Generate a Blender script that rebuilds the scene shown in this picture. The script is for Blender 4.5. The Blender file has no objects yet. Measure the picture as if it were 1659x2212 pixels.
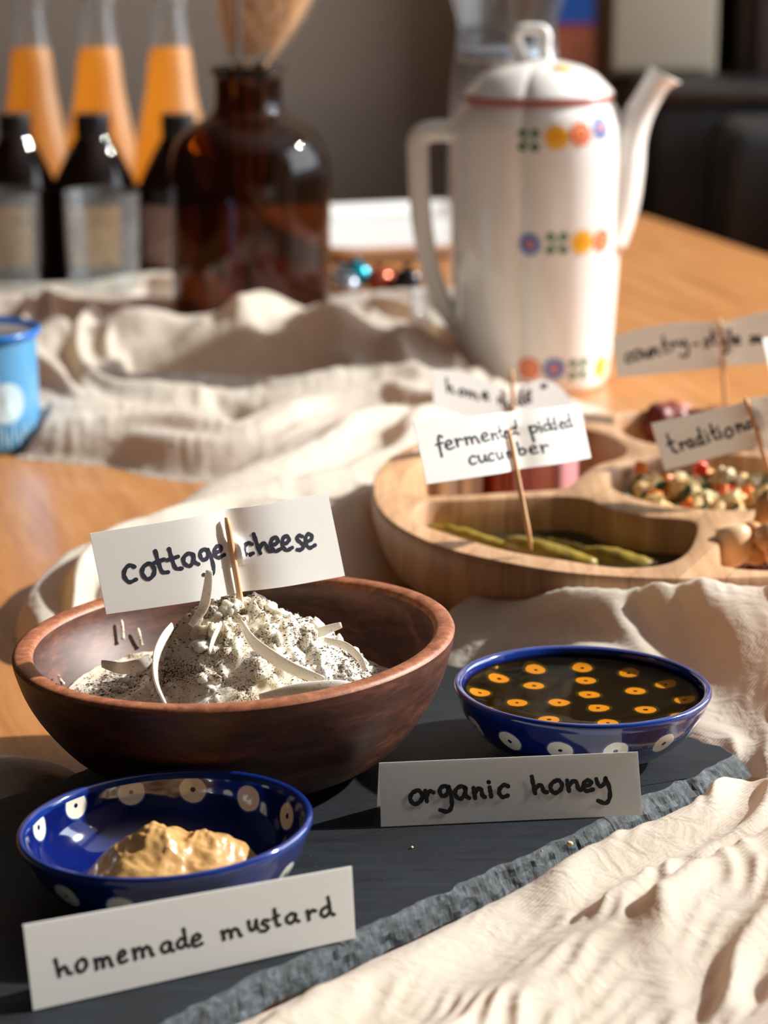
import bpy, bmesh, math, random
import numpy as np
from mathutils import Vector, Matrix, noise as mnoise
rnd = random.Random(7)
C = bpy.context.scene.collection
PI = math.pi

# ---------------------------------------------------------------- camera, world, lights, exposure
CAM_H, PITCH, FPX = .36, math.radians(15.2), 5000.0
sc = bpy.context.scene
cd = bpy.data.cameras.new('camera'); cam = bpy.data.objects.new('camera', cd); C.objects.link(cam)
cam.location = (0, 0, CAM_H); cam.rotation_euler = (PI/2 - PITCH, 0, 0)
cd.sensor_fit = 'VERTICAL'; cd.sensor_height = 24.33; cd.lens = FPX/2212*24.33
cd.clip_start = .05; cd.clip_end = 60
cd.dof.use_dof = True; cd.dof.focus_distance = .905; cd.dof.aperture_fstop = 6.4; cd.dof.aperture_blades = 0
sc.camera = cam
w = bpy.data.worlds.new('daylight'); sc.world = w; w.use_nodes = True
wb = w.node_tree.nodes['Background']; wb.inputs[0].default_value = (.80, .88, 1, 1); wb.inputs[1].default_value = .8
SUN_AZ, SUN_EL = math.radians(15), math.radians(35)     # from the right and a little behind the table
sd = bpy.data.lights.new('sun', 'SUN'); so = bpy.data.objects.new('sun', sd); C.objects.link(so)
sd.energy = 7.3; sd.angle = math.radians(1.6); sd.color = (1, .95, .87)
sdir = Vector((math.cos(SUN_EL)*math.cos(SUN_AZ), math.cos(SUN_EL)*math.sin(SUN_AZ), math.sin(SUN_EL)))
so.rotation_euler = sdir.to_track_quat('Z', 'Y').to_euler(); so.location = (1.5, 1.5, 1.6)
ad = bpy.data.lights.new('window_daylight', 'AREA'); ao = bpy.data.objects.new('window_daylight', ad); C.objects.link(ao)
ad.shape = 'RECTANGLE'; ad.size = 1.8; ad.size_y = 1.3; ad.energy = 42; ad.color = (.86, .93, 1)
ao.location = (1.80, 2.0, .9); ao.rotation_euler = (0, PI/2, 0)
ao.rotation_euler = Vector((1, 0, .0)).to_track_quat('Z', 'Y').to_euler()
sc.view_settings.view_transform = 'Standard'; sc.view_settings.look = 'None'
sc.view_settings.exposure = 0.0; sc.view_settings.gamma = 1; sc.view_settings.use_curve_mapping = False
sc.cycles.use_denoising = True; sc.cycles.max_bounces = 10; sc.cycles.transparent_max_bounces = 16
sc.cycles.caustics_reflective = False; sc.cycles.caustics_refractive = False; sc.cycles.sample_clamp_indirect = 6

def at(u, v, z=0.0, Y=None):
    a = (u-829.5)/FPX; b = -(v-1106)/FPX
    dy = math.cos(PITCH)+b*math.sin(PITCH); dz = -math.sin(PITCH)+b*math.cos(PITCH)
    t = (z-CAM_H)/dz if Y is None else Y/dy
    return Vector((a*t, dy*t, CAM_H+dz*t))
def px(n, Y): return n/FPX*Y/math.cos(PITCH)*1.0   # length seen as n pixels at depth Y

# ---------------------------------------------------------------- materials
class X:                                   # tiny expression wrapper for math nodes
    nt = None
    def __init__(s, v): s.v = v
    @staticmethod
    def op(o, *a):
        n = X.nt.nodes.new('ShaderNodeMath'); n.operation = o
        for i, q in enumerate(a):
            q = q.v if isinstance(q, X) else q
            if isinstance(q, (int, float)): n.inputs[i].default_value = q
            else: X.nt.links.new(q, n.inputs[i])
        return X(n.outputs[0])
    def __add__(s, o): return X.op('ADD', s, o)
    __radd__ = __add__
    def __sub__(s, o): return X.op('SUBTRACT', s, o)
    def __rsub__(s, o): return X.op('SUBTRACT', o, s)
    def __mul__(s, o): return X.op('MULTIPLY', s, o)
    __rmul__ = __mul__
    def __truediv__(s, o): return X.op('DIVIDE', s, o)
def xyz(nt, scale=(1,1,1), rot=0):
    tc = nt.nodes.new('ShaderNodeTexCoord'); m = nt.nodes.new('ShaderNodeMapping')
    m.inputs['Scale'].default_value = scale; m.inputs['Rotation'].default_value = (0, 0, rot)
    nt.links.new(tc.outputs['Object'], m.inputs[0]); return m.outputs[0]
def noise(nt, vec, scale, detail=3, rough=.5, dist=0):
    n = nt.nodes.new('ShaderNodeTexNoise'); n.inputs['Scale'].default_value = scale
    n.inputs['Detail'].default_value = detail; n.inputs['Roughness'].default_value = rough; n.inputs['Distortion'].default_value = dist
    nt.links.new(vec, n.inputs[0]); return n.outputs[0]
def ramp(nt, fac, stops, interp='LINEAR'):
    r = nt.nodes.new('ShaderNodeValToRGB'); e = r.color_ramp.elements; r.color_ramp.interpolation = interp
    while len(e) < len(stops): e.new(.5)
    for q, (p, c) in zip(e, stops): q.position = p; q.color = (*c, 1)
    nt.links.new(fac.v if isinstance(fac, X) else fac, r.inputs[0]); return r.outputs[0]
def mixc(nt, fac, a, b, mode='MIX'):
    m = nt.nodes.new('ShaderNodeMix'); m.data_type = 'RGBA'; m.blend_type = mode
    for s, q in ((m.inputs[0], fac), (m.inputs[6], a), (m.inputs[7], b)):
        q = q.v if isinstance(q, X) else q
        if isinstance(q, tuple): s.default_value = (*q, 1)
        elif isinstance(q, (int, float)): s.default_value = q
        else: nt.links.new(q, s)
    return m.outputs[2]
def bump(nt, h, strength, dist, bsdf):
    b = nt.nodes.new('ShaderNodeBump'); b.inputs['Strength'].default_value = strength; b.inputs['Distance'].default_value = dist
    nt.links.new(h.v if isinstance(h, X) else h, b.inputs['Height']); nt.links.new(b.outputs[0], bsdf.inputs['Normal'])
def s2l(c): return tuple((q/255/12.92 if q/255 <= .04045 else ((q/255+.055)/1.055)**2.4) for q in c)
def mat(name, col=(.5,.5,.5), rough=.5, **k):
    m = bpy.data.materials.new(name); m.use_nodes = True; nt = m.node_tree; X.nt = nt
    b = nt.nodes['Principled BSDF']; b.inputs['Base Color'].default_value = (*col, 1); b.inputs['Roughness'].default_value = rough
    for kk, v in k.items(): b.inputs[kk.replace('_', ' ')].default_value = v
    return m, nt, b
def simple(name, col, rough=.5, var=.12, scale=60, bmp=0, **k):
    m, nt, b = mat(name, col, rough, **k)
    n = noise(nt, xyz(nt), scale, 3)
    lo = tuple(q*(1-var) for q in col); hi = tuple(min(1, q*(1+var)) for q in col)
    nt.links.new(ramp(nt, n, [(.3, lo), (.7, hi)]), b.inputs['Base Color'])
    if bmp: bump(nt, n, bmp, .001, b)
    return m
def thin_glass(name, tint, rough=.02, ior=1.5, body=None, bodyfac=0, gloss=1.0):
    m = bpy.data.materials.new(name); m.use_nodes = True; nt = m.node_tree; nt.nodes.clear()
    o = nt.nodes.new('ShaderNodeOutputMaterial'); t = nt.nodes.new('ShaderNodeBsdfTransparent'); g = nt.nodes.new('ShaderNodeBsdfGlossy')
    X.nt = nt; ge = nt.nodes.new('ShaderNodeNewGeometry'); dt = nt.nodes.new('ShaderNodeVectorMath'); dt.operation = 'DOT_PRODUCT'
    nt.links.new(ge.outputs['Normal'], dt.inputs[0]); nt.links.new(ge.outputs['Incoming'], dt.inputs[1])
    F0 = ((ior-1)/(ior+1))**2; c1 = 1-X.op('ABSOLUTE', X(dt.outputs['Value'])); fr = (X.op('POWER', c1, 5.0)*(1-F0)+F0)*gloss
    t.inputs[0].default_value = (*tint, 1); g.inputs['Roughness'].default_value = rough
    mx = nt.nodes.new('ShaderNodeMixShader'); nt.links.new(fr.v, mx.inputs[0]); base = t.outputs[0]
    if body:
        d = nt.nodes.new('ShaderNodeBsdfDiffuse'); d.inputs[0].default_value = (*body, 1)
        m2 = nt.nodes.new('ShaderNodeMixShader'); m2.inputs[0].default_value = bodyfac
        nt.links.new(base, m2.inputs[1]); nt.links.new(d.outputs[0], m2.inputs[2]); base = m2.outputs[0]
    nt.links.new(base, mx.inputs[1]); nt.links.new(g.outputs[0], mx.inputs[2]); nt.links.new(mx.outputs[0], o.inputs[0])
    return m

def wood_mat(name, c1, c2, c3, sc3, rough=.45, rot=0, sc_=14, strips=0, bmp=.15, coat=0):
    m, nt, b = mat(name, c2, rough); b.inputs['Coat Weight'].default_value = coat
    v = xyz(nt, sc3, rot)
    n1 = noise(nt, v, sc_, 6, .62, .6); n2 = noise(nt, v, sc_*6, 3, .6)
    f = X(n1)*.72 + X(n2)*.28
    col = ramp(nt, f, [(.34, c1), (.5, c2), (.66, c3)])
    if strips:
        tc = nt.nodes.new('ShaderNodeTexCoord'); mp = nt.nodes.new('ShaderNodeMapping'); mp.inputs['Rotation'].default_value = (0, 0, rot)
        nt.links.new(tc.outputs['Object'], mp.inputs[0]); sp = nt.nodes.new('ShaderNodeSeparateXYZ'); nt.links.new(mp.outputs[0], sp.inputs[0])
        q = X(sp.outputs[0])*(1/strips); fl = X.op('FLOOR', q); fr = X.op('FRACT', q)
        wn = nt.nodes.new('ShaderNodeTexWhiteNoise'); wn.noise_dimensions = '1D'; nt.links.new(fl.v, wn.inputs['W'])
        tone = X(wn.outputs[0])*.3 + .82
        seam = 1 - X.op('LESS_THAN', fr, .035)*.35
        k = tone*seam; cm = nt.nodes.new('ShaderNodeCombineXYZ')
        for i in range(3): nt.links.new(k.v, cm.inputs[i])
        col = mixc(nt, 1.0, col, cm.outputs[0], 'MULTIPLY')
    nt.links.new(col, b.inputs['Base Color']); bump(nt, f, bmp, .0006, b); return m

M = {}
M['table'] = wood_mat('oak_table', s2l((164,106,56)), s2l((186,126,72)), s2l((200,142,88)), (9, .7, 1), .34, math.radians(-17.5), 6, bmp=.05, coat=.25)
M['acacia'] = wood_mat('dark_acacia', s2l((46,25,18)), s2l((76,43,31)), s2l((112,68,50)), (1.6, 1.6, 6), .5, 0, 20, bmp=.2, coat=.0)
M['acacia_rim'] = wood_mat('acacia_rim', s2l((112,62,38)), s2l((150,90,60)), s2l((182,120,86)), (3, 3, 3), .5, 0, 60, bmp=.3)
M['bamboo'] = wood_mat('pale_tray_wood', s2l((164,120,84)), s2l((190,148,110)), s2l((208,170,134)), (16, .8, .8), .5, math.radians(24), 9, strips=.021, bmp=.12)
M['pick'] = wood_mat('toothpick_wood', s2l((196,142,96)), s2l((222,172,126)), s2l((236,194,152)), (60, 60, 4), .6, 0, 10)
# gauze cloth
m, nt, b = mat('cream_gauze', s2l((236,222,200)), .9); M['gauze'] = m
v = xyz(nt); n = noise(nt, v, 22, 4)
colr = ramp(nt, n, [(.3, s2l((219,213,197))), (.7, s2l((233,228,215)))])
nt.links.new(colr, b.inputs['Base Color']); b.inputs['Sheen Weight'].default_value = .25
wv = nt.nodes.new('ShaderNodeTexWave'); wv.inputs['Scale'].default_value = 330; wv.inputs['Distortion'].default_value = 6; wv.inputs['Detail'].default_value = 1; wv.inputs['Detail Scale'].default_value = .15
nt.links.new(xyz(nt, (.7, .7, .2), .8), wv.inputs[0])
n2 = noise(nt, xyz(nt, (1, 1, 1)), 260, 3); n5 = noise(nt, xyz(nt, (1, 1.6, 1), .7), 62, 4, .55, 1.2); h = X(wv.outputs['Fac'])*.30 + X(n2)*.5 + X(n5)*3.6
bump(nt, h, .45, .0009, b)
tr = nt.nodes.new('ShaderNodeBsdfTranslucent'); tr.inputs[0].default_value = (*s2l((232,206,162)), 1)
mx = nt.nodes.new('ShaderNodeMixShader'); mx.inputs[0].default_value = .40
nt.links.new(b.outputs[0], mx.inputs[1]); nt.links.new(tr.outputs[0], mx.inputs[2]); nt.links.new(mx.outputs[0], nt.nodes['Material Output'].inputs[0])
# slate
m, nt, b = mat('slate_face', s2l((44,46,50)), .6, Specular_IOR_Level=.22); M['slate'] = m
v = xyz(nt, (1, 1, 1), .8); n1 = noise(nt, v, 9, 6, .7); n2 = noise(nt, xyz(nt, (30, 300, 30), -.8), 1, 4); n3 = noise(nt, v, 900, 2)
f = X(n1)*.6 + X(n2)*.4
c = ramp(nt, f, [(.35, s2l((24,27,31))), (.62, s2l((38,43,49)))])
c = mixc(nt, X.op('GREATER_THAN', n3, .73)*.35, c, s2l((110,112,115)))
nt.links.new(c, b.inputs['Base Color']); bump(nt, X(n1)+X(n2)*.5, .3, .0008, b)
m, nt, b = mat('slate_chipped_edge', s2l((66,78,90)), .45); M['slate_edge'] = m
v = xyz(nt); n1 = noise(nt, v, 260, 7, .8, .4)
nt.links.new(ramp(nt, n1, [(.36, s2l((20,26,31))), (.52, s2l((36,48,56))), (.70, s2l((92,106,116)))]), b.inputs['Base Color']); bump(nt, n1, .6, .0012, b)
# papers
def paper(name, c, tl=.3):
    m, nt, b = mat(name, s2l(c), .85); n = noise(nt, xyz(nt), 420, 3); bump(nt, n, .06, .0003, b)
    tr = nt.nodes.new('ShaderNodeBsdfTranslucent'); tr.inputs[0].default_value = (*s2l((244,240,234)), 1)
    mx = nt.nodes.new('ShaderNodeMixShader'); mx.inputs[0].default_value = tl
    nt.links.new(b.outputs[0], mx.inputs[1]); nt.links.new(tr.outputs[0], mx.inputs[2]); nt.links.new(mx.outputs[0], nt.nodes['Material Output'].inputs[0]); return m
M['paper'] = paper('white_card', (243,244,243), .32)
M['ink'] = simple('navy_black_ink', s2l((26,32,52)), .55, .2, 300)
M['ink2'] = simple('black_ink', s2l((18,22,26)), .6, .2, 300)
M['porcelain'] = simple('white_porcelain', s2l((240,238,234)), .12, .02, 8, Coat_Weight=.5)
M['red_line'] = simple('red_band_glaze', s2l((176,84,78)), .2)
M['white_glaze'] = simple('white_glaze', s2l((232,232,232)), .2, .02, 8)
M['decal_orange'] = simple('orange_decal', s2l((232,112,52)), .25, .1); M['decal_yellow'] = simple('yellow_decal', s2l((240,178,50)), .25, .1)
M['decal_green'] = simple('green_decal', s2l((58,118,86)), .25, .1); M['decal_blue'] = simple('blue_decal', s2l((96,124,190)), .25, .1)
M['decal_white'] = simple('white_decal', s2l((240,238,234)), .25, .02); M['decal_red'] = simple('red_decal', s2l((210,80,60)), .25, .1)
M['amber'] = thin_glass('amber_glass', (.38, .145, .025), .03, 1.5, (.015, .008, .004), .36)
M['brown_glass'] = thin_glass('dark_brown_glass', (.12, .04, .02), .04, 1.5, (.02, .01, .008), .6)
M['glass'] = thin_glass('clear_glass', (.95, .965, .97), .03, 1.5, (.8, .84, .88), .06)
m, nt, b = mat('orange_juice', s2l((238,184,92)), .4); M['juice'] = m
tr = nt.nodes.new('ShaderNodeBsdfTranslucent'); tr.inputs[0].default_value = (*s2l((244,194,100)), 1)
mx = nt.nodes.new('ShaderNodeMixShader'); mx.inputs[0].default_value = .75
nt.links.new(b.outputs[0], mx.inputs[1]); nt.links.new(tr.outputs[0], mx.inputs[2]); nt.links.new(mx.outputs[0], nt.nodes['Material Output'].inputs[0])
M['black_plastic'] = simple('black_cap', s2l((26,26,28)), .35)
M['kraft'] = simple('kraft_label', s2l((216,164,90)), .8, .35, 120)
M['lace_label'] = simple('pale_feathery_label', s2l((150,120,112)), .8, .4, 160)
M['grass'] = simple('dried_grass', s2l((250,226,196)), .9, .15, 40)
nt = M['grass'].node_tree; b = nt.nodes['Principled BSDF']
tr = nt.nodes.new('ShaderNodeBsdfTranslucent'); tr.inputs[0].default_value = (*s2l((252,228,196)), 1)
mx = nt.nodes.new('ShaderNodeMixShader'); mx.inputs[0].default_value = .55
nt.links.new(b.outputs[0], mx.inputs[1]); nt.links.new(tr.outputs[0], mx.inputs[2]); nt.links.new(mx.outputs[0], nt.nodes['Material Output'].inputs[0])
M['stem'] = simple('dark_stem', s2l((92,66,46)), .8)
m, nt, b = mat('raw_onion', s2l((232,222,206)), .2); M['onion'] = m; b.inputs['Coat Weight'].default_value = .4
n1 = noise(nt, xyz(nt), 1500, 2); n2 = noise(nt, xyz(nt), 120, 2); q = X.op('GREATER_THAN', X(n1)*.8+X(n2)*.3, .70)
nt.links.new(mixc(nt, q*.8, s2l((246,241,232)), s2l((90,66,50))), b.inputs['Base Color'])
tr = nt.nodes.new('ShaderNodeBsdfTranslucent'); tr.inputs[0].default_value = (*s2l((240,228,206)), 1)
tp_ = nt.nodes.new('ShaderNodeBsdfTransparent'); m2 = nt.nodes.new('ShaderNodeMixShader'); m2.inputs[0].default_value = .4
nt.links.new(tr.outputs[0], m2.inputs[1]); nt.links.new(tp_.outputs[0], m2.inputs[2])
mx = nt.nodes.new('ShaderNodeMixShader'); mx.inputs[0].default_value = .28
nt.links.new(b.outputs[0], mx.inputs[1]); nt.links.new(m2.outputs[0], mx.inputs[2]); nt.links.new(mx.outputs[0], nt.nodes['Material Output'].inputs[0])
M['pepper'] = simple('ground_pepper', s2l((52,38,30)), .8, .5, 400)
M['ham'] = simple('pink_ham', s2l((232,160,164)), .35, .12, 60); M['ham_edge'] = simple('ham_rind', s2l((150,52,36)), .35, .25, 90)
M['cheese_fat'] = simple('white_fat', s2l((228,214,206)), .4, .06, 60)
M['salami'] = simple('dark_salami', s2l((120,48,38)), .45, .4, 220, .3)
M['pickle'] = simple('pickled_cucumber_skin', s2l((150,128,44)), .35, .35, 140, .3, Coat_Weight=.2)
M['carrot'] = simple('carrot', s2l((236,128,52)), .3); M['red_pepper'] = simple('red_bell_pepper', s2l((222,58,34)), .25)
M['pasta'] = simple('pale_potato', s2l((214,180,122)), .35, .1, 90); M['herb'] = simple('green_herb', s2l((58,70,26)), .5, .3, 90)
M['egg_white'] = simple('creamy_white', s2l((232,212,168)), .35, .06)
M['nut_pale'] = simple('blanched_nut', s2l((226,190,146)), .45, .12, 60, .2); M['nut_tan'] = simple('tan_nut', s2l((188,140,92)), .5, .2, 110, .4)
M['nut_dark'] = simple('dark_nut', s2l((104,58,44)), .5, .3, 110, .3)
M['enamel'] = simple('light_blue_enamel', s2l((84,150,196)), .2, .06, 14, Coat_Weight=.5); M['enamel_rim'] = simple('deep_blue_enamel', s2l((0,112,206)), .2, .05, 14)
M['enamel_dark'] = simple('teal_print', s2l((52,124,158)), .2, .3, 60); M['enamel_white'] = simple('pale_print', s2l((190,216,226)), .2, .06, 40)
M['sofa'] = simple('black_leather', s2l((34,34,36)), .5, .2, 30, .2); M['sofa_sheen'] = simple('brown_leather_sheen', s2l((96,82,76)), .6)  # second tone is a painted brown sheen for the black leather
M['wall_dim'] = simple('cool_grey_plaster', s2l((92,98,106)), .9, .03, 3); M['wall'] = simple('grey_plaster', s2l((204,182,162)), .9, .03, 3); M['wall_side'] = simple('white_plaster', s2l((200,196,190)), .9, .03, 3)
M['floorm'] = wood_mat('dark_floor', s2l((50,38,32)), s2l((66,50,42)), s2l((80,62,50)), (1, 8, 1), .5, 0, 3)
M['cab'] = simple('beige_panel', s2l((196,178,154)), .6, .04, 3); M['darkdoor'] = simple('dark_brown_wood', s2l((64,46,40)), .5, .2, 6)
M['browncurt'] = simple('brown_panel', s2l((140,108,80)), .8, .1, 4)
M['post_blue'] = simple('blue_print', s2l((18,84,168)), .5, .05); M['post_mag'] = simple('magenta_print', s2l((140,50,80)), .5, .05); M['post_brown'] = simple('rust_print', s2l((160,84,52)), .5, .25, 20)
M['teal'] = simple('teal_foil', s2l((10,140,160)), .15, .1, Metallic=.6); M['copper'] = simple('copper_foil', s2l((170,86,62)), .18, .1, Metallic=.6)
M['blackfoil'] = simple('black_foil', s2l((26,26,30)), .15, .1, Metallic=.4); M['silver'] = simple('silver_foil', s2l((170,180,196)), .2, .1, Metallic=.6)
# mustard
M['mustard'] = simple('wholegrain_mustard', s2l((196,152,94)), .3, .16, 260, .35, Coat_Weight=.3)
# curd
m, nt, b = mat('white_curd', s2l((240,234,222)), .3, Subsurface_Weight=.5, Subsurface_Scale=.006); b.inputs['Subsurface Radius'].default_value = (1, .9, .75); M['curd'] = m; b.inputs['Coat Weight'].default_value = .3
n1 = noise(nt, xyz(nt), 28, 3); n2 = noise(nt, xyz(nt), 900, 2)
c = ramp(nt, n1, [(.35, s2l((244,240,230))), (.66, s2l((232,214,176)))])
n3 = noise(nt, xyz(nt), 1500, 2); n4 = noise(nt, xyz(nt), 75, 3); q = X(n3)*.55+X(n4)*.55
c = mixc(nt, X.op('GREATER_THAN', q, .60)*.6, c, s2l((150,120,92))); c = mixc(nt, X.op('GREATER_THAN', q, .655)*.85, c, s2l((66,48,36)))
nt.links.new(c, b.inputs['Base Color']); bump(nt, n2, .2, .0006, b)
# honey
M['honey'] = thin_glass('amber_honey', (.90, .70, .32), .015, 1.3, gloss=.14)
M['brine'] = thin_glass('dark_brine', (.40, .33, .16), .02, 1.33, (.075, .065, .03), .5, .5)

def dotted(name, inner):                      # cobalt glaze with stamped eyelet dots
    m, nt, b = mat(name, s2l((14,30,100)), .08); b.inputs['Coat Weight'].default_value = 1.0
    if inner == 'flat': b.inputs['Coat Weight'].default_value = 0; b.inputs['Specular IOR Level'].default_value = .02; b.inputs['Roughness'].default_value = .5
    tc = nt.nodes.new('ShaderNodeTexCoord'); sp = nt.nodes.new('ShaderNodeSeparateXYZ'); nt.links.new(tc.outputs['Object'], sp.inputs[0])
    x, y, z = (X(sp.outputs[i]) for i in range(3))
    r = X.op('SQRT', x*x+y*y); th = X.op('ARCTAN2', y, x)
    def ring(n, z0, r0, flat, ph, kz=1.0):
        q = X.op('FRACT', th*(n/(2*PI)) + ph) - .5
        a = q*(2*PI/n)*r0
        d = (r - r0)*1.0 if flat else (z - z0)*kz
        return X.op('SQRT', a*a + d*d)
    if inner == 'flat': rings = [ring(13, 0, .0425, True, .15), ring(7, 0, .027, True, .3), ring(3, 0, .0095, True, .1)]
    elif inner: rings = [ring(13, .0235, .047, False, .15, 1.08), ring(8, 0, .0285, True, .3), ring(3, 0, .0105, True, .1)]
    else: rings = [ring(14, .0195, .047, False, .35, 1.15), ring(14, .0065, .036, False, .85, 1.3)]
    d = rings[0]
    if inner == 'flat': d = X.op('MINIMUM', d, X.op('MINIMUM', rings[1], rings[2]))
    elif inner: # keep the wall ring to the wall, the floor rings to the floor
        wallm = X.op('GREATER_THAN', r, .0385)
        d = d*wallm + (1-wallm)*X.op('MINIMUM', rings[1], rings[2])
    else: d = X.op('MINIMUM', d, rings[1])
    nz = noise(nt, tc.outputs['Object'], 160, 2); d = d + (X(nz)-.5)*.0012
    white = X.op('LESS_THAN', d, .0043 if inner == 'flat' else .0050); eye = X.op('LESS_THAN', d, .0009)
    halo = X.op('LESS_THAN', d, .0056)
    n = noise(nt, tc.outputs['Object'], 40, 3)
    blue = ramp(nt, n, [(.3, s2l((8,14,62))), (.7, s2l((12,30,106)))])
    c = mixc(nt, halo*.4, blue, s2l((90,120,180)))
    c = mixc(nt, white, c, s2l((226,222,208))); c = mixc(nt, eye, c, s2l((14,26,70)))
    nt.links.new(c, b.inputs['Base Color']); return m
M['cobalt_out'] = dotted('cobalt_dotted_outside', False); M['cobalt_in'] = dotted('cobalt_dotted_inside', True); M['cobalt_floor'] = dotted('cobalt_dotted_floor', 'flat')
M['cobalt_rim'] = simple('cobalt_rim', s2l((14,46,124)), .1, .2, 60, Coat_Weight=1.0)

# ---------------------------------------------------------------- object helpers
def tag(o, label=None, cat=None, group=None, kind=None):
    for k, v in (('label', label), ('category', cat), ('group', group), ('kind', kind)):
        if v: o[k] = v
    return o
def obj(name, verts, faces, ms, parent=None, smooth=True, idx=None, auto=None):
    me = bpy.data.meshes.new(name); me.from_pydata([tuple(v) for v in verts], [], [tuple(f) for f in faces]); me.update()
    ms = ms if isinstance(ms, (list, tuple)) else [ms]
    for q in ms: me.materials.append(M[q] if isinstance(q, str) else q)
    if idx is not None: me.polygons.foreach_set('material_index', idx)
    bm = bmesh.new(); bm.from_mesh(me); bmesh.ops.recalc_face_normals(bm, faces=bm.faces); bm.to_mesh(me); bm.free()
    if smooth:
        me.polygons.foreach_set('use_smooth', [True]*len(me.polygons))
        if auto: me.set_sharp_from_angle(angle=math.radians(auto))
    o = bpy.data.objects.new(name, me); C.objects.link(o)
    if parent: o.parent = parent
    return o
def thing(name, label, cat, loc=(0,0,0), rz=0, group=None):
    o = bpy.data.objects.new(name, None); C.objects.link(o); o.empty_display_size = .02
    o.location = loc; o.rotation_euler = (0, 0, rz); return tag(o, label, cat, group)
def copy_tree(o, parent=None):
    c = o.copy(); C.objects.link(c); c.parent = parent
    for ch in list(o.children): copy_tree(ch, c)
    return c
class MB:
    def __init__(s): s.v = []; s.f = []; s.i = []
    def add(s, v, f, i=0):
        n = len(s.v); s.v += [tuple(q) for q in v]; s.f += [tuple(a+n for a in q) for q in f]; s.i += [i]*len(f)
    def build(s, name, ms, parent=None, smooth=True, auto=None): return obj(name, s.v, s.f, ms, parent, smooth, s.i, auto)
def lathe(prof, n=64, fn=None, cx=0, cy=0, cap0=True, cap1=False):
    v = []; f = []
    for r, z in prof:
        for k in range(n):
            a = 2*PI*k/n; x, y, zz = r*math.cos(a), r*math.sin(a), z
            if fn: x, y, zz = fn(x, y, zz, a)
            v.append((cx+x, cy+y, zz))
    for j in range(len(prof)-1):
        for k in range(n): f.append((j*n+k, j*n+(k+1) % n, (j+1)*n+(k+1) % n, (j+1)*n+k))
    if cap0: f.append(tuple(reversed(range(n))))
    if cap1: f.append(tuple((len(prof)-1)*n+k for k in range(n)))
    return v, f
def smoothp(pts, n=6):                          # Catmull-Rom through a list of tuples
    P = [np.array(p, float) for p in pts]; P = [2*P[0]-P[1]] + P + [2*P[-1]-P[-2]]; out = []
    for i in range(1, len(P)-2):
        for k in range(n):
            t = k/n; a, b_, c_, d = P[i-1:i+3]
            out.append(tuple(.5*((2*b_)+(-a+c_)*t+(2*a-5*b_+4*c_-d)*t*t+(-a+3*b_-3*c_+d)*t**3)))
    out.append(tuple(P[-2])); return out
def tube(path, rad, n=10, squash=None, up=None):
    path = [Vector(p) for p in path]; v = []; f = []; prev = None
    if not hasattr(rad, '__len__'): rad = [rad]*len(path)
    for i, p in enumerate(path):
        t = (path[min(i+1, len(path)-1)]-path[max(i-1, 0)]).normalized()
        if prev is None:
            u = Vector(up) if up else (Vector((0, 0, 1)) if abs(t.z) < .9 else Vector((1, 0, 0)))
        else: u = prev
        u = (u-t*u.dot(t)).normalized(); prev = u; s = t.cross(u)
        a_, b_ = (rad[i], rad[i]) if squash is None else (rad[i], rad[i]*squash)
        for k in range(n):
            a = 2*PI*k/n; v.append(p+u*(a_*math.cos(a))+s*(b_*math.sin(a)))
    for j in range(len(path)-1):
        for k in range(n): f.append((j*n+k, j*n+(k+1) % n, (j+1)*n+(k+1) % n, (j+1)*n+k))
    f.append(tuple(range(n))); f.append(tuple((len(path)-1)*n+k for k in range(n)))
    return v, f
def box(x0, x1, y0, y1, z0, z1, bev=0):
    bm = bmesh.new(); bmesh.ops.create_cube(bm, size=1)
    for q in bm.verts: q.co = Vector(((x0+x1)/2+q.co.x*(x1-x0), (y0+y1)/2+q.co.y*(y1-y0), (z0+z1)/2+q.co.z*(z1-z0)))
    if bev: bmesh.ops.bevel(bm, geom=bm.edges[:], offset=bev, segments=3, affect='EDGES', profile=.5)
    bm.verts.index_update(); v = [tuple(q.co) for q in bm.verts]; f = [tuple(q.index for q in a.verts) for a in bm.faces]; bm.free(); return v, f
def blob(r, seed=0, amp=.2, freq=1.5, sub=2):
    bm = bmesh.new(); bmesh.ops.create_icosphere(bm, subdivisions=sub, radius=1); bm.verts.index_update()
    v = []
    for q in bm.verts:
        k = 1+amp*mnoise.noise(q.co*freq+Vector((seed*3.1, seed*1.7, seed*.9)))
        v.append((q.co.x*r[0]*k, q.co.y*r[1]*k, q.co.z*r[2]*k))
    f = [tuple(a.index for a in q.verts) for q in bm.faces]; bm.free(); return v, f
def xf(v, loc=(0,0,0), rot=(0,0,0), s=1):
    from mathutils import Euler
    m_ = Matrix.Translation(loc) @ Euler(rot).to_matrix().to_4x4() @ Matrix.Diagonal((s, s, s, 1))
    return [tuple(m_ @ Vector(q)) for q in v]

# ---------------------------------------------------------------- setting
FZ = -.75
tag(obj('floor', *box(-3.2, 1.75, -1.2, 3.75, FZ-.05, FZ), 'floorm'), 'dark wooden floor below the table', None, kind='structure')
WB = 3.6
tag(obj('wall_back', *box(-3.2, 1.75, WB, WB+.1, FZ, 1.9), 'wall'), 'plain grey brown wall behind the table', None, kind='structure')
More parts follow.
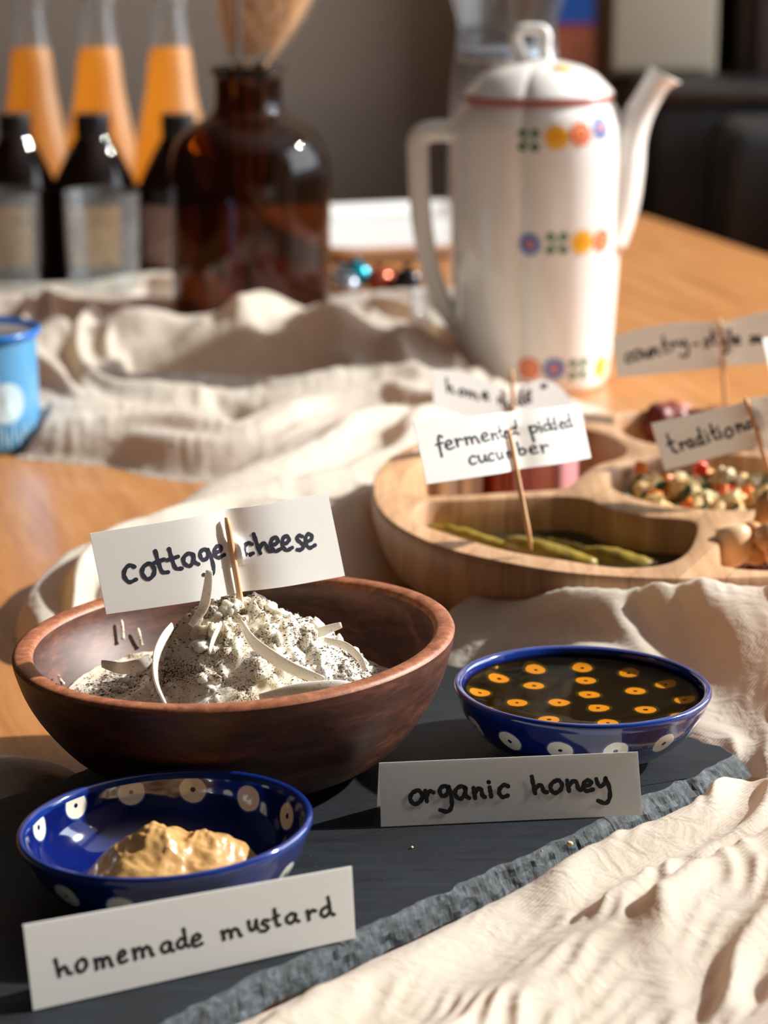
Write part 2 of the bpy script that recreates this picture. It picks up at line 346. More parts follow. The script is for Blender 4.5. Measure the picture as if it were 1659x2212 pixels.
# right wall with a wide window the sun comes through
mb = MB(); X0, X1 = 1.6, 1.7; Y0, Y1, Z0, Z1 = .55, 3.45, .05, 1.75
for q in ((X0, X1, -1.3, Y0, FZ, 1.9), (X0, X1, Y1, 3.6, FZ, 1.9), (X0, X1, Y0, Y1, FZ, Z0), (X0, X1, Y0, Y1, Z1, 1.9)): mb.add(*box(*q))
tag(mb.build('wall_right', 'wall_side', smooth=False), 'pale wall with the wide window at the right', None, kind='structure')
wf = tag(bpy.data.objects.new('window_1', None), 'white window frame in the right wall', None, kind='structure'); C.objects.link(wf)
for q in ((Y0, Y0+.05, Z0, Z1), (Y1-.05, Y1, Z0, Z1), (Y0, Y1, Z0, Z0+.05), (Y0, Y1, Z1-.05, Z1)):
    obj('window_frame', *box(X0+.02, X0+.07, *q), 'white_glaze', wf, False)
for yy in (.95, 2.98): obj('mullion', *box(X0+.03, X0+.06, yy-.012, yy+.012, Z0, Z1), 'white_glaze', wf, False)
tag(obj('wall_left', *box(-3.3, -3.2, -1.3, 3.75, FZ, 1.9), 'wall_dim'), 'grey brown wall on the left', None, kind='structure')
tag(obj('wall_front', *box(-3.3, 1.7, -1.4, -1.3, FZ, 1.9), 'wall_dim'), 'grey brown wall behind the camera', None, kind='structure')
tag(obj('ceiling', *box(-3.3, 1.75, -1.4, 3.75, 1.9, 2.0), 'wall_side'), 'pale ceiling', None, kind='structure')
# things on the back side of the room
def back(u, v, Y): return at(u, v, Y=Y)
a_ = back(1195, 240, 3.33); b_ = back(1286, -60, 3.33); ym = back(1240, 48, 3.33).z; y2 = back(1240, 62, 3.33).z
pr = thing('poster', 'blue and rust coloured poster beside the beige cabinet', 'poster', ((a_.x+b_.x)/2, 3.332, ym))
hw = (b_.x-a_.x)/2
obj('blue_field', *box(-hw, hw, -.006, .006, 0, .1), 'post_blue', pr, False)
obj('magenta_band', *box(-hw, hw, -.006, .006, y2-ym, 0), 'post_mag', pr, False)
obj('rust_field', *box(-hw, hw, -.006, .006, y2-ym-.13, y2-ym), 'post_brown', pr, False)
p0 = back(1316, 165, 3.3); p1 = back(1560, -80, 3.3)
cb = thing('cabinet', 'beige wall cabinet hanging above the sofa', 'cabinet', (p0.x, 3.32, p0.z))
wd = p1.x-p0.x
obj('body', *box(0, wd, 0, .26, 0, .5, .006), 'cab', cb, True); obj('side_panel', *box(-.088, -.001, .02, .26, -.03, .5, .003), 'browncurt', cb)
for q in ((.004, wd-.006),): obj('door', *box(q[0], q[1], -.014, -.001, .008, .49, .004), 'cab', cb)
p0 = back(1568, 175, 3.45)
dk = thing('bookcase', 'dark brown wooden cupboard at the right behind the sofa', 'cupboard', (p0.x, 3.3, FZ))
obj('body', *box(0, .45, .02, .28, 0, 1.6, .006), 'darkdoor', dk); obj('door', *box(.02, .22, 0, .018, .1, 1.55, .004), 'darkdoor', dk); obj('door', *box(.225, .43, 0, .018, .1, 1.55, .004), 'darkdoor', dk)
# black leather sofa
sf = thing('sofa', 'black leather sofa behind the right end of the table', 'sofa', (.93, 3.12, FZ))
top = back(1500, 190, 3.0).z - FZ
def cushion(x0, x1, y0, y1, z0, z1, seed, nm='seat_cushion', m_='sofa'):
    v, f = box(x0, x1, y0, y1, z0, z1, min(.035, (y1-y0)*.3))
    return obj(nm, v, f, m_, sf)
cushion(-.60, .60, -.12, .14, .05, top, 1, 'backrest'); cushion(-.52, .0, -.30, -.13, .42, top-.03, 2, 'back_cushion'); cushion(.01, .52, -.30, -.13, .42, top-.03, 3, 'back_cushion')
cushion(-.52, .52, -.50, -.13, .12, .40, 4, 'seat'); cushion(-.67, -.61, -.50, .12, .05, .58, 5, 'armrest'); cushion(.61, .665, -.5, .12, .05, .58, 6, 'armrest')
v, f = tube([(-.58, -.125, top-.012), (0, -.125, top-.010), (.58, -.125, top-.012)], .009, 8); obj('edge_highlight', v, f, 'sofa_sheen', sf)  # lighter strip paints the highlight along the backrest's top edge
v, f = tube([(-.43, -.296, top-.17), (-.38, -.297, top-.24), (-.32, -.297, top-.33)], .008, 8); obj('sheen_fold', v, f, 'sofa_sheen', sf)  # leather fold whose lighter brown stands in for a diagonal sheen
pc = Vector((.552, 2.772, -.135))
tag(obj('cushion', *[xf(q, pc) if i == 0 else q for i, q in enumerate(blob((.09, .04, .212), 3, .06, 1.5, 3))], 'carrot'), 'orange rounded cushion at the right frame edge on the sofa', 'cushion')

# table
TA = math.radians(17.5); tc_ = Vector((.236, 2.79, 0))
tb = thing('dining_table', 'light oak dining table carrying the whole spread', 'table', tc_, TA)
obj('table_top', *box(-1.15, 0, -3.1, 0, -.032, -.0005, .004), 'table', tb)
for x_ in (-1.08, -.07):
    for y_ in (-3.0, -.1): obj('leg', *box(x_-.035, x_+.035, y_-.035, y_+.035, FZ, -.033, .004), 'table', tb)
obj('apron', *box(-1.04, -.11, -.1, -.08, -.11, -.033), 'table', tb, False); obj('apron', *box(-.08, -.06, -2.96, -.14, -.11, -.033), 'table', tb, False)

# ---------------------------------------------------------------- gauze cloth as one draped height field
rs = np.random.RandomState(3)
TAB = rs.rand(256, 256)
def vn(x, y):                                # smooth value noise
    xi = np.floor(x).astype(int); yi = np.floor(y).astype(int); fx = x-xi; fy = y-yi
    fx = fx*fx*fx*(fx*(fx*6-15)+10); fy = fy*fy*fy*(fy*(fy*6-15)+10)
    g = lambda a, b: TAB[a & 255, b & 255]
    return (g(xi, yi)*(1-fx)+g(xi+1, yi)*fx)*(1-fy)+(g(xi, yi+1)*(1-fx)+g(xi+1, yi+1)*fx)*fy
def fbm(x, y, o=3): return sum(vn(x*2**i+17*i, y*2**i+5*i)*.5**i for i in range(o))/sum(.5**i for i in range(o))
def sstep(a, b, x): t = np.clip((x-a)/(b-a), 0, 1); return t*t*(3-2*t)
ys = [.56]
while ys[-1] < 2.30: ys.append(ys[-1]*1.0031)
ys = np.array(ys); xs0 = np.linspace(-1, 1, 540)
XX = np.outer(ys*.20+.045, xs0); YY = np.repeat(ys[:, None], 540, 1)
ZZ = np.full(XX.shape, -.002)
def strip(pts, seed, nf=3.0, amp=.32, z=.02, trv=.45):
    """pts: (u, v, half width m, height m); folds run along the line"""
    global ZZ
    q = np.array([(*at(p[0], p[1], z)[:2], p[2], p[3]) for p in pts]); q = np.array(smoothp([tuple(a) for a in q], 12))
    L = np.concatenate([[0], np.cumsum(np.hypot(*(q[1:, :2]-q[:-1, :2]).T))]); wm = q[:, 2].max()*1.05
    m_ = (XX > q[:, 0].min()-wm) & (XX < q[:, 0].max()+wm) & (YY > q[:, 1].min()-wm) & (YY < q[:, 1].max()+wm)
    x = XX[m_]; y = YY[m_]; best = np.full(x.shape, 1e9); T = np.zeros(x.shape); S = np.zeros(x.shape); W = np.ones(x.shape); H = np.zeros(x.shape)
    for i in range(len(q)-1):
        a = q[i, :2]; d = q[i+1, :2]-a; l2 = d@d+1e-12; t = np.clip(((x-a[0])*d[0]+(y-a[1])*d[1])/l2, 0, 1)
        ex = x-a[0]-t*d[0]; ey = y-a[1]-t*d[1]; dist = np.hypot(ex, ey); k = dist < best
        best[k] = dist[k]; T[k] = L[i]+t[k]*math.sqrt(l2); S[k] = np.sign(d[0]*ey[k]-d[1]*ex[k])
        W[k] = q[i, 2]+t[k]*(q[i+1, 2]-q[i, 2]); H[k] = q[i, 3]+t[k]*(q[i+1, 3]-q[i, 3])
    s = S*best/W; wob = 1+.16*(fbm(T*8+seed*7, S*1.0+seed, 2)-.5)*2; s = s/wob
    prof = np.clip(1-s*s, 0, 1)**.8
    ph = s*nf*.5 + 1.1*(fbm(T*5+seed*11, s*.8+seed*3, 2)-.5)*2+seed*.37
    F = .5+.5*np.cos(2*PI*ph); F = F**1.3
    ph2 = s*nf*1.9+T*4 + 2.2*(fbm(T*7+seed*3, s*1.5+seed*5, 2)-.5)*2; F2 = (.5+.5*np.cos(2*PI*ph2))**2.0*sstep(.35, .6, fbm(T*9+seed, s*1.7+3, 2))
    ph3 = s*nf*5+T*9 + 4*(fbm(T*11+seed*2, s*2+seed, 2)-.5)*2; F3 = (.5+.5*np.cos(2*PI*ph3))**2
    ph4 = T*26+s*5+3*(fbm(T*7+seed*5, s*2+3, 2)-.5)*2; F4 = (.5+.5*np.cos(2*PI*ph4))**1.6*sstep(.40, .62, fbm(T*8+seed*9, s*2.2+1, 2))
    edge = np.clip(prof*3, 0, 1)
    h = H*prof*((1-amp)+amp*F) + edge*(H*.10*trv*F4+H*.18*F2 + (.0024*F3)*(.5+fbm(T*20, s*3, 2)))
    end = sstep(0, 1, np.clip(prof*6, 0, 1)); h = h*end-.002*(1-end)
    ZZ[m_] = np.maximum(ZZ[m_], h)
# far pile round the bottles and tumblers
strip([(-90,655,.10,.022),(100,650,.10,.025),(260,655,.09,.026),(420,650,.07,.022)], 1, 3, .5)
strip([(700,660,.06,.020),(820,650,.09,.030),(930,680,.09,.034),(1000,760,.06,.030)], 2, 3.5, .5)
strip([(60,600,.09,.014),(200,600,.10,.014),(330,590,.08,.02),(400,600,.05,.03)], 12, 3, .5)
# the big puffed roll in front of the amber bottle
strip([(180,740,.05,.030),(300,740,.065,.046),(450,735,.075,.052),(600,735,.08,.055),(760,745,.08,.052),(900,790,.06,.040),(1010,850,.05,.030)], 3, 1.6, .34)
strip([(110,640,.03,.03),(85,720,.035,.04),(95,800,.035,.034),(140,850,.035,.028),(260,870,.04,.02)], 4, 2.2, .45)
strip([(200,690,.03,.04),(190,770,.03,.036),(240,830,.03,.030),(380,850,.04,.026)], 5, 2, .4)
strip([(40,890,.04,.026),(150,895,.045,.030),(320,905,.05,.030),(440,930,.05,.030),(560,930,.05,.028),(680,880,.05,.028),(820,850,.05,.03),(960,850,.05,.03)], 6, 2.4, .4)
strip([(300,820,.04,.024),(480,830,.045,.03),(640,840,.045,.034),(800,820,.04,.036),(960,830,.04,.03)], 7, 2.0, .45)
# the band crossing diagonally and running behind the wooden bowl
strip([(1150,880,.09,.022),(980,920,.09,.034),(820,960,.085,.036),(670,1035,.070,.036),(520,1110,.060,.036),(390,1170,.052,.038),(280,1200,.046,.036),(170,1262,.034,.030),(125,1330,.020,.016)], 8, 3.2, .42)
strip([(800,1080,.06,.024),(640,1150,.07,.03),(480,1210,.06,.03),(330,1240,.05,.026),(200,1260,.04,.022)], 9, 2.4, .4)
strip([(900,860,.03,.044),(1030,880,.03,.044),(1180,850,.03,.026),(1300,870,.025,.016)], 17, 2.2, .5)
# in front of the tray and behind the honey bowl
strip([(-60,1600,.03,.010),(30,1610,.026,.013),(110,1640,.02,.010),(150,1690,.012,.006)], 15, 2.2, .3)
SL0 = Vector((.157, .900)); SE = Vector((-.683, -.730)); SN = Vector((-.730, .683)); TC = Vector((.168, 1.213))
a = (XX-SL0.x)*SE.x+(YY-SL0.y)*SE.y; b2 = (XX-SL0.x)*SN.x+(YY-SL0.y)*SN.y
rt = np.hypot(XX-TC.x, YY-TC.y); m_ = (a < .004) & (b2 > -.06) & (b2 < .22) & (XX > -.03) & (rt > .14) & (YY < 1.12) & (XX < .252)
x = XX[m_]; y = YY[m_]; es = np.clip(-a[m_], 0, 9); rr = np.clip(rt[m_]-.186, 0, 9); t = es/(es+rr+.004)
k = np.interp(x, [-.03, .015, .05, .085, .13, .25], [0, .18, .5, .92, 1.0, 1.0])
wq = fbm(x*9+2, y*9+7, 2)-.5; u_ = x*.80-y*.25                       # folds sweep along the tray
F = .5+.5*np.cos(2*PI*(t*1.15+2.2*wq+x*2.0+.42)); ph2 = t*3.2+u_*10+3.0*(fbm(x*12+5, y*12+1, 2)-.5)*2
F2 = (.5+.5*np.cos(2*PI*ph2))**1.8*sstep(.32, .6, fbm(x*15+3, y*17+8, 2)); ph3 = t*8+u_*26+4*(fbm(x*16+9, y*16, 2)-.5)*2; F3 = (.5+.5*np.cos(2*PI*ph3))**2
h = k*(.005+.036*sstep(0, 1, t)+.013*F*sstep(0, .35, t)+.0080*F2+.0032*F3)*sstep(-.004, .004, -a[m_])
h = np.where(k > .02, h, -.002); ZZ[m_] = np.maximum(ZZ[m_], h-.0008)
# broad foreground spread in front of the slate
fl = [at(u, v, .006) for u, v in ((300,2330),(560,2205),(700,2135),(829,2068),(1000,1990),(1150,1915),(1300,1845),(1400,1785),(1480,1722),(1560,1690),(1640,1700),(1760,1650))]
fl = np.array([(p.x, p.y) for p in fl]); fy = np.interp(XX, fl[:, 0], fl[:, 1], left=-9)
line = .900+(XX-.157)*1.0688-.0012            # the slate's front edge
fy = np.where(XX < .125, line, np.minimum(line, fy))
d = (fy-YY)*.70                               # distance towards the camera side of the slate edge
m_ = (d > -.003) & (XX > -.30)
x = XX[m_]; y = YY[m_]; dd = d[m_]
al = (x+y)*.7071; ac = (x-y)*.7071; al, ac = al*.995-ac*.08, ac*.995+al*.08
w1 = fbm(al*4+3, ac*7+5, 2); ph = ac*20+1.5*w1
F = (.5+.5*np.cos(2*PI*ph))**1.2
ph2 = ac*48+al*7+2.8*fbm(al*8+9, ac*14, 2); F2 = (.5+.5*np.cos(2*PI*ph2))**2*sstep(.35, .62, fbm(al*11+1, ac*14+7, 2))
ph3 = ac*135+al*24+5*fbm(al*16+2, ac*26, 2); F3 = (.5+.5*np.cos(2*PI*ph3))**2*(.3+fbm(al*20, ac*30+5, 2))
B = fbm(al*9+20, ac*13+4, 2)-.5
h = .0055*sstep(-.003, .003, dd) + sstep(.0, .05, dd)*.006 + sstep(.0, .022, dd)*(.0085*F+.0075*F2+.0032*F3+.008*B)
h += .005*np.exp(-((x-.165)/.030)**2)*sstep(0, .03, dd)
ZZ[m_] = np.maximum(ZZ[m_], np.where(dd < -.0025, -.002, h))
# where the slate, the tray and the bowls press on it the cloth stays low
SL0 = Vector((.157, .900)); SE = Vector((-.683, -.730)); SN = Vector((-.730, .683))
a = (XX-SL0.x)*SE.x+(YY-SL0.y)*SE.y; b2 = (XX-SL0.x)*SN.x+(YY-SL0.y)*SN.y
ins = np.minimum(np.minimum(a+.002, b2+.001), .199-b2)
for _ in range(3):
    ZZ[1:-1, 1:-1] = (ZZ[1:-1, 1:-1]*4+2*(ZZ[:-2, 1:-1]+ZZ[2:, 1:-1]+ZZ[1:-1, :-2]+ZZ[1:-1, 2:])+ZZ[:-2, :-2]+ZZ[2:, 2:]+ZZ[:-2, 2:]+ZZ[2:, :-2])/16
low = (ins > 0) & (b2 < .196) & (a > -.001)
ZZ = np.where(low, np.minimum(ZZ, -.002), ZZ)
TC = Vector((.168, 1.213))
rt = np.hypot(XX-TC.x, YY-TC.y); ZZ = np.where(rt < .198, np.minimum(ZZ, np.interp(rt, [0, .150, .168, .184, .191, .198], [-.002, -.002, .012, .030, .044, .07])), ZZ)
ZZ = np.where(np.hypot(XX+.269, YY-1.50) < .045, -.002, ZZ)                       # mug
for cx_, cy_, r_ in ((-.113, 1.90, .066), (.118, 1.70, .062)): rr = np.hypot(XX-cx_, YY-cy_); ZZ = np.where(rr < r_, np.minimum(ZZ, .0), ZZ)
for _ in range(2):
    ZZ[1:-1, 1:-1] = (ZZ[1:-1, 1:-1]*4+2*(ZZ[:-2, 1:-1]+ZZ[2:, 1:-1]+ZZ[1:-1, :-2]+ZZ[1:-1, 2:])+ZZ[:-2, :-2]+ZZ[2:, 2:]+ZZ[:-2, 2:]+ZZ[2:, :-2])/16
ZZ = np.where(low, np.minimum(ZZ, -.0005), ZZ)
ny, nx = ZZ.shape
keep = (ZZ > 0); kc = keep[:-1, :-1] | keep[1:, :-1] | keep[:-1, 1:] | keep[1:, 1:]
idn = -np.ones(ZZ.shape, int); used = np.zeros(ZZ.shape, bool)
used[:-1, :-1] |= kc; used[1:, :-1] |= kc; used[:-1, 1:] |= kc; used[1:, 1:] |= kc
idn[used] = np.arange(used.sum())
V = np.stack([XX[used], YY[used], np.maximum(ZZ[used], .0002)], 1)
jj, ii = np.nonzero(kc); Fq = np.stack([idn[jj, ii], idn[jj, ii+1], idn[jj+1, ii+1], idn[jj+1, ii]], 1)
me = bpy.data.meshes.new('gauze_runner'); me.vertices.add(len(V)); me.vertices.foreach_set('co', V.ravel())
me.loops.add(Fq.size); me.loops.foreach_set('vertex_index', Fq.ravel()); me.polygons.add(len(Fq)); me.polygons.foreach_set('loop_start', np.arange(0, Fq.size, 4))
me.update(calc_edges=True); me.materials.append(M['gauze']); me.polygons.foreach_set('use_smooth', [True]*len(Fq))
cl = bpy.data.objects.new('table_runner', me); C.objects.link(cl)
tag(cl, 'crumpled cream gauze runner winding across the oak table', 'cloth')
# ---------------------------------------------------------------- slate
ST = .012
def slate():
    L, Wd = .52, .197; c = [SL0, SL0+SE*L, SL0+SE*L+SN*Wd, SL0+SN*Wd]; base = []
    for i in range(4):
        a, b_ = c[i], c[(i+1) % 4]; n = max(4, int((b_-a).length/.0013))
        for k in range(n): base.append((a.lerp(b_, k/n), i))
    N = len(base); v = []; cen = sum((q for q in c), Vector((0, 0)))/4
    rings = [(.0062, ST, 0), (.0052, ST-.0006, .5), (.0040, ST-.0022, 1), (.0026, ST-.0046, 1.2), (.0014, ST-.0072, 1), (.0004, .0025, .6), (.002, .0006, .2)]
    for inset, z, am in rings:
        for k, (p, side) in enumerate(base):
            nrm = [-SN, SE, SN, -SE][side]
            corner = min((p-q).length for q in c); 
            j = am*.0010*(mnoise.noise(Vector((p.x*420, p.y*420, z*900)))+.6*mnoise.noise(Vector((p.x*130, p.y*90, z*200+7))))
            wob = .0022*mnoise.noise(Vector((p.x*40, p.y*40, 3)))+.0016*mnoise.noise(Vector((p.x*140, p.y*140, 9)))
            al_, bl_ = (p-SL0).dot(SE), (p-SL0).dot(SN)
            q = SL0+SE*(inset+al_*(L-2*inset)/L)+SN*(inset+bl_*(Wd-2*inset)/Wd)
            if corner > .006: q = q-nrm*min(1, (corner-.006)/.01)*(wob+j+inset*.5*mnoise.noise(Vector((p.x*60, p.y*60, 1))))
            if corner < .012: q = q+(cen-q).normalized()*(.012-corner)*.35
            v.append((q.x, q.y, z+(am*.0010*mnoise.noise(Vector((p.x*200, p.y*200, z*500+5))) if am else 0)))
    f = []; idx = []
    for r in range(len(rings)-1):
        for k in range(N): f.append((r*N+k, r*N+(k+1) % N, (r+1)*N+(k+1) % N, (r+1)*N+k)); idx.append(1)
    base0 = list(range(N)); cz = Vector((cen.x, cen.y, ST))
    for q in (.7, .4, .12):
        n0 = len(v)
        for k in range(N): a = Vector(v[k]); v.append(tuple(cz+(a-cz)*q))
        for k in range(N): f.append((base0[k], base0[(k+1) % N], n0+(k+1) % N, n0+k)); idx.append(0)
        base0 = list(range(n0, n0+N))
    v.append(tuple(cz)); v.append((cen.x, cen.y, .0006)); nb = (len(rings)-1)*N
    for k in range(N): f.append((base0[k], base0[(k+1) % N], len(v)-2)); idx.append(0); f.append((nb+k, nb+(k+1) % N, len(v)-1)); idx.append(1)
    o = obj('slate_board', v, f, ['slate', 'slate_edge'], None, False, idx)
    return tag(o, 'dark slate serving board with chipped edge under the three bowls', 'serving board')
slate()
for i, (u, v_) in enumerate(((1232,1822),(890,1830),(1170,1838))):
    p = at(u, v_, ST+.0006); r_ = (.0013, .0007, .0006)[i]
    tag(obj('crumb', *[xf(q, p, (.3, .2, i)) if k == 0 else q for k, q in enumerate(blob((r_, r_*.7, r_*.6), i, .3))], 'nut_pale'),
        ('pale crumb on the slate rim right below the honey card', 'small tan crumb on the open slate between the cards', 'tiny crumb near the chipped slate edge')[i], 'crumb')

# ---------------------------------------------------------------- bowls
def shear(kx, ky, H): return lambda x, y, z, a: (x, y, z+(kx*x+ky*y)*min(1, max(0, z/H))**1.5)
WBc = Vector((-.0605, .889, ST)); WH = .055; WR = .0888; wsh = shear(.052, -.01, WH)
wb_ = thing('wooden_bowl', 'large dark wooden bowl holding the cottage cheese on the slate', 'bowl', WBc)
op = [(.036, 0), (.043, .0006), (.052, .003), (.066, .0115), (.0765, .0235), (.0838, .036), (.0878, .048), (WR, .0535)]
op = smoothp(op, 4)
def wobf(x, y, z, a):
    k = 1+.006*math.sin(2*a+.6)+.003*math.sin(3*a); return wsh(x*k, y*k, z, a)
mbv = lathe(op, 128, wobf); obj('outer_shell', *mbv, 'acacia', wb_)
rim = [(WR, .0535), (WR-.0006, .0547), (WR-.002, .0552), (WR-.0065, .0550), (WR-.0078, .0542), (WR-.0084, .0530)]
obj('rim', *lathe(rim, 128, wobf, cap0=False), 'acacia_rim', wb_)
ip = smoothp([(WR-.0084, .0530), (.0795, .046), (.073, .034), (.062, .022), (.046, .012), (.026, .007), (.0005, .0062)], 4)
obj('inner_surface', *lathe(ip, 128, wobf, cap0=False), 'acacia', wb_)

def pottery(name, label, loc, R, H, kx, ky, rz, full=False):
    t = thing(name, label, 'bowl', loc, rz); s = R/.0525; sh = shear(kx, ky, H)
    # shear acts in world axes, so undo the bowl's own turn
    def fn(x, y, z, a):
        c_, s_ = math.cos(rz), math.sin(rz); return (x, y, z+(kx*(x*c_-y*s_)+ky*(x*s_+y*c_))*min(1, max(0, z/H))**1.5)
    o_ = smoothp([(.024*s, .0), (.0262*s, .0004), (.0268*s, .0022), (.0262*s, .0034), (.034*s, .0055), (.0425*s, .0115), (.0488*s, .0195), (.0515*s, H-.004)], 4)
    obj('outer_wall', *lathe(o_, 96, fn), 'cobalt_out', t)
    r_ = smoothp([(.0515*s, H-.004), (.0525*s, H-.0018), (.0521*s, H-.0003), (.0508*s, H), (.0494*s, H-.0008), (.0488*s, H-.0028)], 3)
    obj('rim', *lathe(r_, 96, fn, cap0=False), 'cobalt_rim', t)
    i_ = smoothp([(.0488*s, H-.0028), (.0478*s, .0225), (.0455*s, .0165), (.0405*s, .0105), (.034*s, .0066), (.022*s, .0048), (.0004, .0044)], 4)
    if full: i_ = smoothp([(.0488*s, H-.0028), (.0482*s, .0262), (.046*s, .0243), (.040*s, .0232), (.022*s, .0229), (.0004, .0228)], 4)
    obj('inner_wall', *lathe(i_, 96, fn, cap0=False), 'cobalt_floor' if full else 'cobalt_in', t)
    return t
HB = Vector((.0815, .899, ST)); pottery('honey_bowl', 'cobalt blue dotted bowl of honey at the right of the wooden bowl', HB, .0528, .031, -.012, -.02, .35, True)
MU = Vector((-.0766, .7545, ST)); pottery('mustard_bowl', 'cobalt blue dotted bowl with mustard in the front left', MU, .0518, .031, .055, -.02, 1.28)
# honey
hp = [(.0001, .0272), (.030, .0272), (.0470, .0273), (.0484, .0277), (.0480, .0268), (.0458, .0249), (.040, .0240), (.022, .0236), (.0004, .0235)]
hv, hf = lathe(hp, 96, lambda x, y, z, a: (x, y, z+(-.012*x-.02*y)*(z/.031)**1.5), cap0=False)
tag(obj('honey', [Vector(q)+HB for q in hv], hf, 'honey'), 'clear amber honey filling the cobalt dotted bowl', 'honey')
# mustard mound
n = 90; v = []; f = []
for j in range(n+1):
    for k in range(n):
        a = 2*PI*k/n; t = j/n; r_ = .0315*t*(1+.10*math.sin(2*a+.5)+.06*math.sin(3*a+2)); x_, y_ = r_*math.cos(a)*1.02, r_*math.sin(a)*.86
        lump = max(0, 1-t*t)**.55; q = Vector((x_*75, y_*75, 2.2))
        h_ = .0060 + lump*(.0165 + .0048*math.exp(-((x_+.006)**2+(y_)**2)/.00018)+.0048*math.exp(-((x_-.017)**2+(y_+.002)**2)/.00008))
        rd = 1-abs(mnoise.noise(Vector((x_*120+1, y_*100, 4))))*2
        h_ += lump*(.0045*mnoise.noise(q)+.0016*rd+.0008*mnoise.noise(Vector((x_*420, y_*420, 1))))
        v.append((x_, y_, max(h_, .0045+.20*max(0, r_-.022)))) 
for j in range(n):
    for k in range(n): f.append((j*n+k, j*n+(k+1) % n, (j+1)*n+(k+1) % n, (j+1)*n+k))
tag(obj('mustard', [Vector(q)+MU+Vector((.002, -.001, 0)) for q in v], f, 'mustard'), 'lumpy tan mustard dollop inside the front left blue bowl', 'mustard')

# ---------------------------------------------------------------- cottage cheese
def ch_z(x, y):                                # local to the bowl
    r_ = math.hypot(x, y); pool = .0290+.0008*mnoise.noise(Vector((x*90, y*90, 0)))
    m1 = .0365*math.exp(-((abs(x-.001)/.0275)**2.4+(abs(y-.002)/.032)**2.6)); m2 = .0165*math.exp(-((x-.033)**2/.00042+(y+.002)**2/.0007))
    m3 = .013*math.exp(-((x+.020)**2/.00028+(y+.016)**2/.0006)); m4 = .006*math.exp(-((x-.050)**2/.0003+(y-.0)**2/.0006))
    m5 = .003*math.exp(-((x+.045)**2/.0004+(y-.0)**2/.0008)); m6 = .008*math.exp(-((x-.012)**2/.0006+(y+.035)**2/.0006))
    z = pool+m1+m2+m3+m4+m5+m6
    q = Vector((x*110, y*110, 1.5)); lum = mnoise.noise(q)*.6+mnoise.noise(q*2.1)*.45+mnoise.noise(q*4.5)*.28
    return z+lum*(.0014+.19*max(0, min(.026, z-.0295)))
def in_r(z): return float(np.interp(z, [.0062, .012, .022, .034, .046], [.02, .046, .062, .073, .0795]))
n = 150; v = []; f = []
for j in range(n+1):
    for k in range(180):
        a = 2*PI*k/180; r_ = .0688*(j/n)**.9; v.append((r_*math.cos(a), r_*math.sin(a), ch_z(r_*math.cos(a), r_*math.sin(a))))
for j in range(n):
    for k in range(180): f.append((j*180+k, j*180+(k+1) % 180, (j+1)*180+(k+1) % 180, (j+1)*180+k))
cc = thing('cottage_cheese', 'mound of white cottage cheese dusted with pepper in the wooden bowl', 'cottage cheese', WBc)
obj('cheese_mass', v, f, 'curd', cc)
mb = MB(); protos = [blob((1, .9, .75), s, .5, 1.7, 3) for s in range(5)]
for i in range(640):
    a = rnd.uniform(0, 2*PI); r_ = .060*rnd.random()**.62; x_, y_ = r_*math.cos(a), r_*math.sin(a)*.95
    if (ch_z(x_, y_) < .0325 and rnd.random() < .8) or mnoise.noise(Vector((x_*70, y_*70, 8))) < .02: continue
    s = rnd.choice((.0010, .0015, .0021, .0026, .0032))*rnd.uniform(.85, 1.15); vv, ff = protos[i % 5]; mb.add(xf(vv, (x_, y_, ch_z(x_, y_)-s*.05), (rnd.random()*3, rnd.random()*3, 0), s), ff)
o = mb.build('curds', 'curd', cc); o['kind'] = 'stuff'
mb = MB()
def fleck(x_, y_, z_, s):
    a = rnd.random()*6; b1 = [(s*math.cos(a+2.1*k), s*math.sin(a+2.1*k)*rnd.uniform(.5, 1), 0) for k in range(3)]+[(0, 0, s*.5)]
    mb.add([(x_+q[0], y_+q[1], z_+q[2]) for q in b1], [(0, 1, 2), (0, 1, 3), (1, 2, 3), (2, 0, 3)])
cl_ = [(.035, 0, .013), (.045, .004, .010), (-.042, -.002, .013), (-.02, -.004, .010), (.004, .0, .014), (.02, -.012, .012), (-.008, -.03, .012), (.03, -.02, .01), (.0, .01, .01), (-.05, .005, .008), (.052, -.006, .006)]
for i in range(4600):
    if i % 4: c_ = cl_[rnd.randrange(len(cl_))]; x_, y_ = rnd.gauss(c_[0], c_[2]), rnd.gauss(c_[1], c_[2])
    else: a = rnd.uniform(0, 2*PI); r_ = .066*rnd.random()**.5; x_, y_ = r_*math.cos(a), r_*math.sin(a)
    if math.hypot(x_, y_) > .067: continue
    fleck(x_, y_, ch_z(x_, y_)+rnd.uniform(.0001, .0009), rnd.choice((.00024, .00034, .00046, .00075)))
o = mb.build('pepper_flakes', 'pepper', cc, False); o['kind'] = 'stuff'
# onion strips, each a bent crescent
def onion(pts, wdt, label, i, thick=.0011, flat=.35):
    P_ = smoothp(pts, 6); n_ = len(P_); rad = [wdt*(.35+.65*math.sin(PI*min(1, max(0, (k+.8)/(n_+.6))))**.45) for k in range(n_)]
    v, f = tube(P_, rad, 12, flat*.75)
    return tag(obj('onion_strip', v, f, 'onion'), label, 'onion', 'onion strips on the cottage cheese')
def bp(u, v_, Y): return tuple(at(u, v_, Y=Y))
onion([bp(452,1232,.868), bp(448,1275,.868), bp(438,1315,.868), bp(412,1352,.866)], .0020, 'onion strip standing upright before the cottage cheese card', 0)
onion([bp(372,1352,.846), bp(350,1385,.838), bp(336,1425,.830), bp(338,1475,.822), bp(358,1522,.816)], .0030, 'long curved onion strip down the left front of the mound', 1, flat=.4)
onion([bp(458,1300,.90), bp(490,1296,.905), bp(522,1318,.90)], .0022, 'onion strip beneath the card just left of the toothpick', 2)
